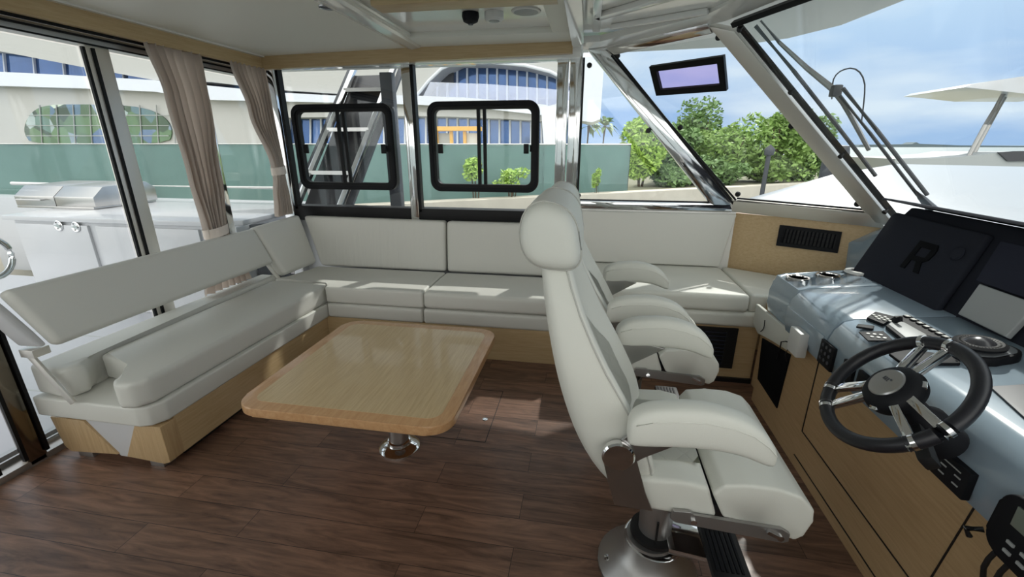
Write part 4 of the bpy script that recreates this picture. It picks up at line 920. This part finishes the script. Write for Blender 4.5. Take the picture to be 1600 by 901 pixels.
tag(obj('support_post', box(B(), -2.30, -2.16, 4.9, 5.0, -.6, 2.30, .01), 'dgrey'), 'dark grey upright post right of the boarding ladder', 'post')

# foredeck: crowned white deck rising from the windscreen
inner = [(1.10, 3.74, .98), (1.5, 3.55, 1.0), (1.97, 3.20, 1.0), (2.2, 2.6, 1.0), (2.5, 1.75, 1.0), (2.2, .9, 1.0), (1.97, .3, 1.0), (1.1, -.24, .98)]
outer = [(1.30, 4.02, 1.10), (1.62, 4.12, 1.20), (2.0, 4.14, 1.315), (2.65, 4.47, 1.393), (3.8, 4.62, 1.33), (6.5, 4.2, 1.40), (9.0, 2.9, 1.5), (9.6, 1.75, 1.52)]
outer2 = [(1.30, 4.02, 1.10), (2.0, 4.14, 1.315), (2.65, 4.47, 1.393), (4.6, 4.5, 1.36), (9.4, 1.75, 1.46), (4.6, -1.0, 1.36), (2.0, -.64, 1.315), (1.3, -.5, 1.1)]
b = B(); rows = []
for j in range(7):
    f = j/6; rows.append([b.verts.new(V(i).lerp(V(o_), f)+ZZ*(.05*math.sin(math.pi*f))) for i, o_ in zip(inner, outer2)])
low = [b.verts.new(V(o_)+V((0, 0, -1.6))) for o_ in outer2]
rows.append(low)
for r0_, r1_ in zip(rows, rows[1:]):
    for i in range(len(inner)-1): b.faces.new((r0_[i], r0_[i+1], r1_[i+1], r1_[i]))
struct('foredeck', b, 'fdeck', smooth=50)
tag(obj('deck_hatch', box(B(), 4.2, 4.9, 1.4, 2.1, 1.30, 1.37, .02), 'greyp'), 'low grey hatch box far forward on the white foredeck', 'hatch')
# wipers outside the windscreen
def wline(bm, pts, r, off=.05, n=8, sq=1): return tube(bm, [ww(*p, off) for p in pts], r, n, sq=sq)
wi = thing('windscreen_wiper', 'long wiper lying along the left pillar of the windscreen', 'wiper', ww(1295, 150, .05))
obj('blade', wline(B(), [(1174, 46), (1235, 118), (1300, 200), (1362, 280)], .011, .03), 'dgrey', wi)
obj('arm', wline(B(), [(1176, 44), (1205, 78), (1248, 118), (1290, 152)], [.006, .010, .014, .018], .06), 'alu', wi)
obj('arm_link', wline(B(), [(1290, 152), (1315, 190), (1345, 245)], [.018, .014, .012], .06), 'alu', wi)
obj('motor', box(B(), *[c for p in [ww(1295, 152, .05)] for c in (p.x-.024, p.x+.024, p.y-.026, p.y+.026, p.z-.03, p.z+.03)], .01), 'dgrey', wi)
obj('washer_hose', wline(B(), [(1285, 168), (1285, 150), (1287, 138), (1291, 131), (1297, 126), (1304, 123), (1312, 121.5), (1320, 123), (1327, 128), (1332, 136), (1335, 147), (1335, 160), (1334, 175), (1331, 205)], .0035, .07), 'dgrey', wi)
wi = thing('windscreen_wiper', 'twin-arm wiper rising from the deck left of the instrument hood', 'wiper', ww(1440, 315, .05))
obj('arm', wline(B(), [(1308, 146), (1360, 210), (1440, 312)], .011, .04), 'dgrey', wi)
obj('arm', wline(B(), [(1304, 158), (1350, 215), (1425, 312)], .009, .04), 'dgrey', wi)
obj('pivot_base', wline(B(), [(1418, 300), (1432, 315), (1448, 332)], [.012, .03, .045], .035, 12, .5), 'dgrey', wi)

# ================================================================== EXTERIOR: shore
struct('sea', box(B(), -1500, 2500, -1500, 3500, -1.3, -1.2), 'water', smooth=0)
wl = V((1, .65, 0)).normalized(); wq = V((-wl.y, wl.x, 0))
def shore(s, off, z): return V((0, 10.5, 0))+wl*s+wq*off+ZZ*z
b = prism(B(), [shore(-40, 0, -1.3), shore(40, 0, -1.3), shore(40, 70, -1.3), shore(-40, 70, -1.3)], (0, 0, 1.72)); struct('shore_ground', b, 'ground', smooth=0)
b = B(); hexa(b, [shore(-40, -.35, -1.3), shore(40, -.35, -1.3), shore(40, 0, -1.3), shore(-40, 0, -1.3), shore(-40, -.35, .50), shore(40, -.35, .50), shore(40, 0, .50), shore(-40, 0, .50)], .02); struct('seawall', b, 'concrete')
fe = thing('screen_fence', 'tall green fabric screened fence standing on the seawall', 'fence', shore(-4, .3, .42))
def fsec(s):   # path coordinate where the fence ends, seen left of the bushes
    return s
s_end = (V((1.05, 11.48, 0))-V((0, 10.5, 0))).dot(wl)
b = grid(B(), lambda u, v: shore(-30+u*(s_end+30), .35+.03*math.sin(u*90)*math.sin(v*3)+.015*math.sin(u*251+v*9), .42+v*1.14), 160, 6); bmesh.ops.solidify(b, geom=b.faces[:], thickness=.01)
obj('screen_fabric', b, 'fence', fe, smooth=60)
obj('top_rail', tube(B(), [shore(-30, .36, 1.565), shore(s_end, .36, 1.565)], .018, 8), 'whitep', fe)
k = s_end
while k > -14: obj('post', tube(B(), [shore(k, .40, .4), shore(k, .40, 1.58)], .03, 8), 'dgrey', fe); k -= 2.4

# ---- curved white building
BY = 30.0
bd_ = thing('curved_building', 'large white building with sweeping curved bands and blue glass walls', 'building', (-20, BY, .4))
def bp(pts, y): return [at(px, py, 'y', y) for px, py in pts]
def smoothpoly(pts, it=2):
    for _ in range(it):
        o_ = []
        for i, p in enumerate(pts):
            q_ = pts[(i+1) % len(pts)]; o_ += [(p[0]*.75+q_[0]*.25, p[1]*.75+q_[1]*.25), (p[0]*.25+q_[0]*.75, p[1]*.25+q_[1]*.75)]
        pts = o_
    return pts
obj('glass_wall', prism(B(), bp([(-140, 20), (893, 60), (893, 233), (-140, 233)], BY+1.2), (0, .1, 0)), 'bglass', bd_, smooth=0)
roof = [(-140, -60), (905, -60), (905, 150), (893, 131), (860, 114), (820, 104), (760, 98), (712, 98), (688, 109), (668, 128), (650, 150), (640, 152), (520, 146), (430, 140), (330, 128), (240, 125), (120, 103), (0, 80), (-140, 66)]
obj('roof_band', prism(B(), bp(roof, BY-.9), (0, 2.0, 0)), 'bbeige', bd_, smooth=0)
obj('arch_edge', tube(B(), bp([(636, 156), (652, 148), (670, 126), (690, 107), (714, 97), (760, 96.5), (820, 102), (860, 112), (895, 130)], BY-1.0), .10, 8), 'bwhite', bd_)
band = [(-140, 108), (0, 112), (120, 118), (240, 125), (330, 134), (430, 144), (520, 149), (640, 149), (720, 152), (800, 158), (850, 163), (880, 172), (880, 188), (850, 180), (760, 170), (700, 166), (640, 163), (430, 158), (330, 156), (240, 143), (130, 138), (0, 134), (-140, 132)]
obj('balcony_band', prism(B(), bp(band, BY-1.2), (0, 2.3, 0)), 'bwhite', bd_, smooth=0)
sof = [(430, 158), (640, 163), (700, 166), (760, 170), (850, 180), (860, 190), (800, 186), (700, 182), (640, 181), (430, 184)]
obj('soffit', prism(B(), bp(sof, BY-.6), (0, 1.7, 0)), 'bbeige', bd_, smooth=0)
wall = [(-140, 130), (0, 131), (130, 136), (240, 141), (330, 148), (400, 157), (424, 176), (430, 233), (-140, 233)]
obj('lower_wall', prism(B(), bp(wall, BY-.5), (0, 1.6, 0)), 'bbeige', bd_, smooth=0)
ov = [(38, 195), (48, 175), (72, 163), (150, 163), (220, 166), (258, 182), (270, 205), (262, 226), (50, 226), (38, 210)]
ow = obj('oval_window', prism(B(), bp(smoothpoly(ov), BY-.62), (0, .1, 0)), 'painted_refl', bd_, label='oval window with a reflection of green trees painted into its colour')
b = B()
for k in range(9): x = 62+k*26; bar(b, at(x, 164, 'y', BY-.65), at(x+4, 226, 'y', BY-.65), .07, .05)
for y in (180, 196, 212): bar(b, at(42, y, 'y', BY-.65), at(264, y, 'y', BY-.65), .06, .05)
obj('window_bars', b, 'greyp', ow, smooth=0)
b = B()
for k in range(16): x = 652+k*15.6; bar(b, at(x, 90, 'y', BY+1.1), at(x, 172, 'y', BY+1.1), .10, .12)
for k in range(27): x = 436+k*16.4; bar(b, at(x, 178, 'y', BY+1.1), at(x, 232, 'y', BY+1.1), .09, .12)
for k in range(5): x = 5+k*46; bar(b, at(x, 74, 'y', BY+1.1), at(x+5, 126, 'y', BY+1.1), .16, .12)
obj('mullions', b, 'bwhite', bd_, smooth=0)
M['balu'] = glassmat('balustrade_glass', (.82, .86, .96), .2, .3)
obj('balustrade', prism(B(), bp([(672, 128), (760, 131), (840, 137), (895, 142), (895, 172), (800, 160), (660, 152)], BY-1.0), (0, .05, 0)), 'balu', bd_, smooth=0)
obj('dark_opening', prism(B(), bp([(688, 112), (708, 113), (708, 129), (689, 129)], BY+.9), (0, .3, 0)), 'dgrey', bd_, smooth=0)
tower = [(846, 176), (853, 166), (880, 160), (905, 150), (905, -60), (943, -60), (943, 112), (938, 186), (925, 191), (905, 188), (884, 182), (878, 233), (850, 233)]
obj('end_tower', prism(B(), bp(tower, BY-1.3), (0, 4, 0)), 'bwhite', bd_, smooth=0)
# ---- yellow machine behind the fence
ym = thing('yellow_lift', 'yellow framed site machine standing behind the green fence', 'machine', (at(715, 228, 'y', 18).x, 18, .42))
b = B(); bar(b, at(680, 203, 'y', 18), at(750, 201, 'y', 18), .12, .12)
for px in (682, 705, 726, 748): q_ = at(px, 205, 'y', 18); bar(b, q_, V((q_.x, 18, .42)), .12, .12)
bar(b, at(679, 201, 'y', 18), at(751, 201, 'y', 18), .5, .16, (0, 1, 0)); obj('frame', b, 'yellow', ym, smooth=0)
obj('cab_panel', prism(B(), bp([(684, 208), (703, 208), (703, 236), (684, 236)], 18.1), (0, .5, 0)), 'greyp', ym); obj('cab_panel', prism(B(), bp([(728, 208), (746, 208), (746, 236), (728, 236)], 18.1), (0, .5, 0)), 'whitep', ym)

# ---- trees
def foliage(bm, c, rad, n, size, rn, shell=.55):
    c = V(c)
    for _ in range(int(n)):
        d = V((rn.gauss(0, 1), rn.gauss(0, 1), rn.gauss(0, 1))).normalized(); r = shell+(1-shell)*rn.random()**.5
        p = c+V((d.x*rad[0]*r, d.y*rad[1]*r, d.z*rad[2]*r))
        a = V((rn.gauss(0, 1), rn.gauss(0, 1), rn.gauss(0, .6))).normalized(); b_ = a.cross(V((rn.gauss(0, 1), rn.gauss(0, 1), rn.gauss(0, 1)))).normalized()
        s = size*rn.uniform(.6, 1.3)
        bm.faces.new([bm.verts.new(p+q_) for q_ in (-a*s, b_*s*.45, a*s, -b_*s*.45)])
def bush(label, px, py, rx, ry, y, m, n=2600, size=.09, name='mangrove_tree', cat='tree', group='trees along the seawall', blobs=9, trunk=True, zb=.42, seed=0):
    rn = random.Random(seed+int(px)); c = at(px, py, 'y', y); sc_ = (c-EYE).dot(FW)/F
    RX, RZ = rx*sc_, ry*sc_
    t_ = thing(name, label, cat, (c.x, c.y, zb), group)
    b = B()
    for k in range(blobs):
        a = rn.uniform(0, 6.28); r = rn.uniform(.15, .62); cz = rn.uniform(-.5, .62)
        bc = c+V((math.cos(a)*r*RX, math.sin(a)*r*RX, cz*RZ)); rr_ = rn.uniform(.36, .55)
        foliage(b, bc, (RX*rr_, RX*rr_, RZ*rr_*.9), n//blobs, size, rn)
    obj('foliage', b, m, t_, smooth=0)
    if trunk:
        b = B()
        for k in range(4):
            a = rn.uniform(0, 6.28); tube(b, [(c.x+.06*math.cos(a), c.y+.06*math.sin(a), zb), (c.x+.3*RX*math.cos(a), c.y+.3*RX*math.sin(a), c.z), (c.x+.45*RX*math.cos(a), c.y+.45*RX*math.sin(a), c.z+.4*RZ)], [.05*min(1, RX), .035*min(1, RX), .015*min(1, RX)], 6)
        obj('trunk', b, 'bark', t_)
for a in (('yellow-green bush at the right end of the green fence', 1005, 232, 38, 58, 13.2, 'leaf3', 1), ('dark leafy tree behind the long slanted steel pillar', 1050, 245, 45, 48, 14.5, 'leaf2', 2), ('tall ragged tree just right of the slanted pillar', 1085, 215, 45, 68, 16.5, 'leaf2', 3), ('broad green tree in the middle of the corner window', 1140, 240, 60, 58, 15, 'leaf', 4), ('rounded tall green tree right of the broad one in the corner window', 1215, 228, 62, 62, 15.5, 'leaf', 5), ('low olive bush at the foot of the trees near the seawall', 1110, 270, 60, 26, 14.2, 'leaf2', 6), ('rightmost green tree against the raked windscreen pillar', 1262, 240, 36, 56, 16.5, 'leaf2', 7), ('dense low green bush behind the slim lamp post', 1190, 262, 55, 26, 15.6, 'leaf', 8), ('small dark bush at the bottom left of the slanted pillar', 1040, 275, 35, 20, 13.6, 'leaf2', 9)):
    bush(a[0], *a[1:6], a[6], seed=a[7]*13, n=4200, size=.085, blobs=14)
for a in (('bright green shrub on the seawall behind the left half of the right sliding window', 742, 268, 26, 28, 8.98, 'leaf3', 1), ('low bright shrub on the seawall at the right of the same sliding window', 800, 280, 32, 20, 9.38, 'leaf3', 2), ('small pale green sprout in front of the green fence near its right end', 933, 275, 7, 20, 10.42, 'leaf3', 3)):
    bush(a[0], *a[1:6], a[6], n=700, size=.045, name='shrub', cat='shrub', group='shrubs on the seawall', blobs=7, trunk=True, seed=a[7]*5)
for i, (px, py, y, lab) in enumerate(((918, 196, 34, 'left palm beyond the fence beside the white tower'), (943, 197, 36, 'right palm beyond the fence beside the white tower'))):
    c = at(px, py, 'y', y); t_ = thing('palm_tree', lab, 'tree', (c.x, c.y, .4), 'palms beyond the fence')
    obj('trunk', tube(B(), [(c.x, c.y, .4), (c.x+.1, c.y, c.z)], [.16, .12], 8), 'bark', t_)
    rn = random.Random(i+40); b = B()
    for k in range(34):
        a = rn.uniform(0, 6.28); el = rn.uniform(-.5, 1.2); d = V((math.cos(a)*math.cos(el), math.sin(a)*math.cos(el), math.sin(el))); s_ = d.cross(ZZ).normalized()
        p1 = c+d*.7+V((.1, 0, 0)); p2 = c+d*1.15+V((.1, 0, -.35)); v0 = b.verts.new(c+V((.1, 0, 0)))
        q1, q2, q3 = b.verts.new(p1+s_*.16), b.verts.new(p2), b.verts.new(p1-s_*.16); b.faces.new((v0, q1, q2, q3))
    obj('fronds', b, 'leaf2', t_, smooth=0)
# posts by the water
tag(obj('dock_piling', lathe(B(), [(.17, 0), (.16, 2.0), (.14, 2.1), (.0, 2.12)], at(1287, 330, 'y', 7.4)-ZZ*1.4+V((0, 0, .25)), n=18), 'dgrey'), 'thick dark piling at the right edge of the trees', 'piling')
pz = at(1203, 232, 'y', 11); lpst = thing('lamp_post', 'slim dark lamp post with a pointed cap among the trees', 'lamp', (pz.x, pz.y, -1.2))
obj('pole', tube(B(), [(pz.x, pz.y, -1.2), (pz.x, pz.y, pz.z-.1)], .05, 10), 'dgrey', lpst); obj('cap', lathe(B(), [(.09, -.14), (.11, -.04), (.10, 0), (.0, .09)], pz, n=14), 'dgrey', lpst)
# neighbouring boat and far shore
nbt = thing('neighbour_boat', 'pale boat with a thin hard top beyond the foredeck', 'boat', at(1600, 250, 'y', 15))
obj('hull', prism(B(), bp([(1398, 248), (1470, 247), (1530, 243), (1560, 238), (1720, 238), (1780, 300), (1398, 300)], 15), (0, 2.5, 0)), 'greyp', nbt)
obj('hard_top', prism(B(), bp([(1502, 137), (1518, 131), (1545, 127), (1600, 119), (1720, 108), (1720, 146), (1600, 146), (1545, 140)], 15), (0, 2.4, 0), .02), 'white', nbt)
obj('strut', tube(B(), bp([(1571, 142), (1540, 195), (1513, 245)], 15.4), .06, 10), 'alu', nbt); obj('strut', tube(B(), bp([(1576, 142), (1546, 195), (1519, 245)], 16), .05, 10), 'alu', nbt)
obj('windscreen', prism(B(), bp([(1560, 238), (1585, 236), (1720, 234), (1720, 250), (1575, 252)], 14.95), (0, .05, 0)), 'smoke', nbt)
tag(obj('far_shore', prism(B(), bp([(1340, 229), (1345, 226), (1400, 225.5), (1425, 225), (1432, 222), (1437, 224.5), (1500, 227), (1660, 228), (1660, 230), (1340, 231)], 700), (0, 20, 0)), 'haze_land'), 'thin dark line of far shore on the sea horizon', 'shore')
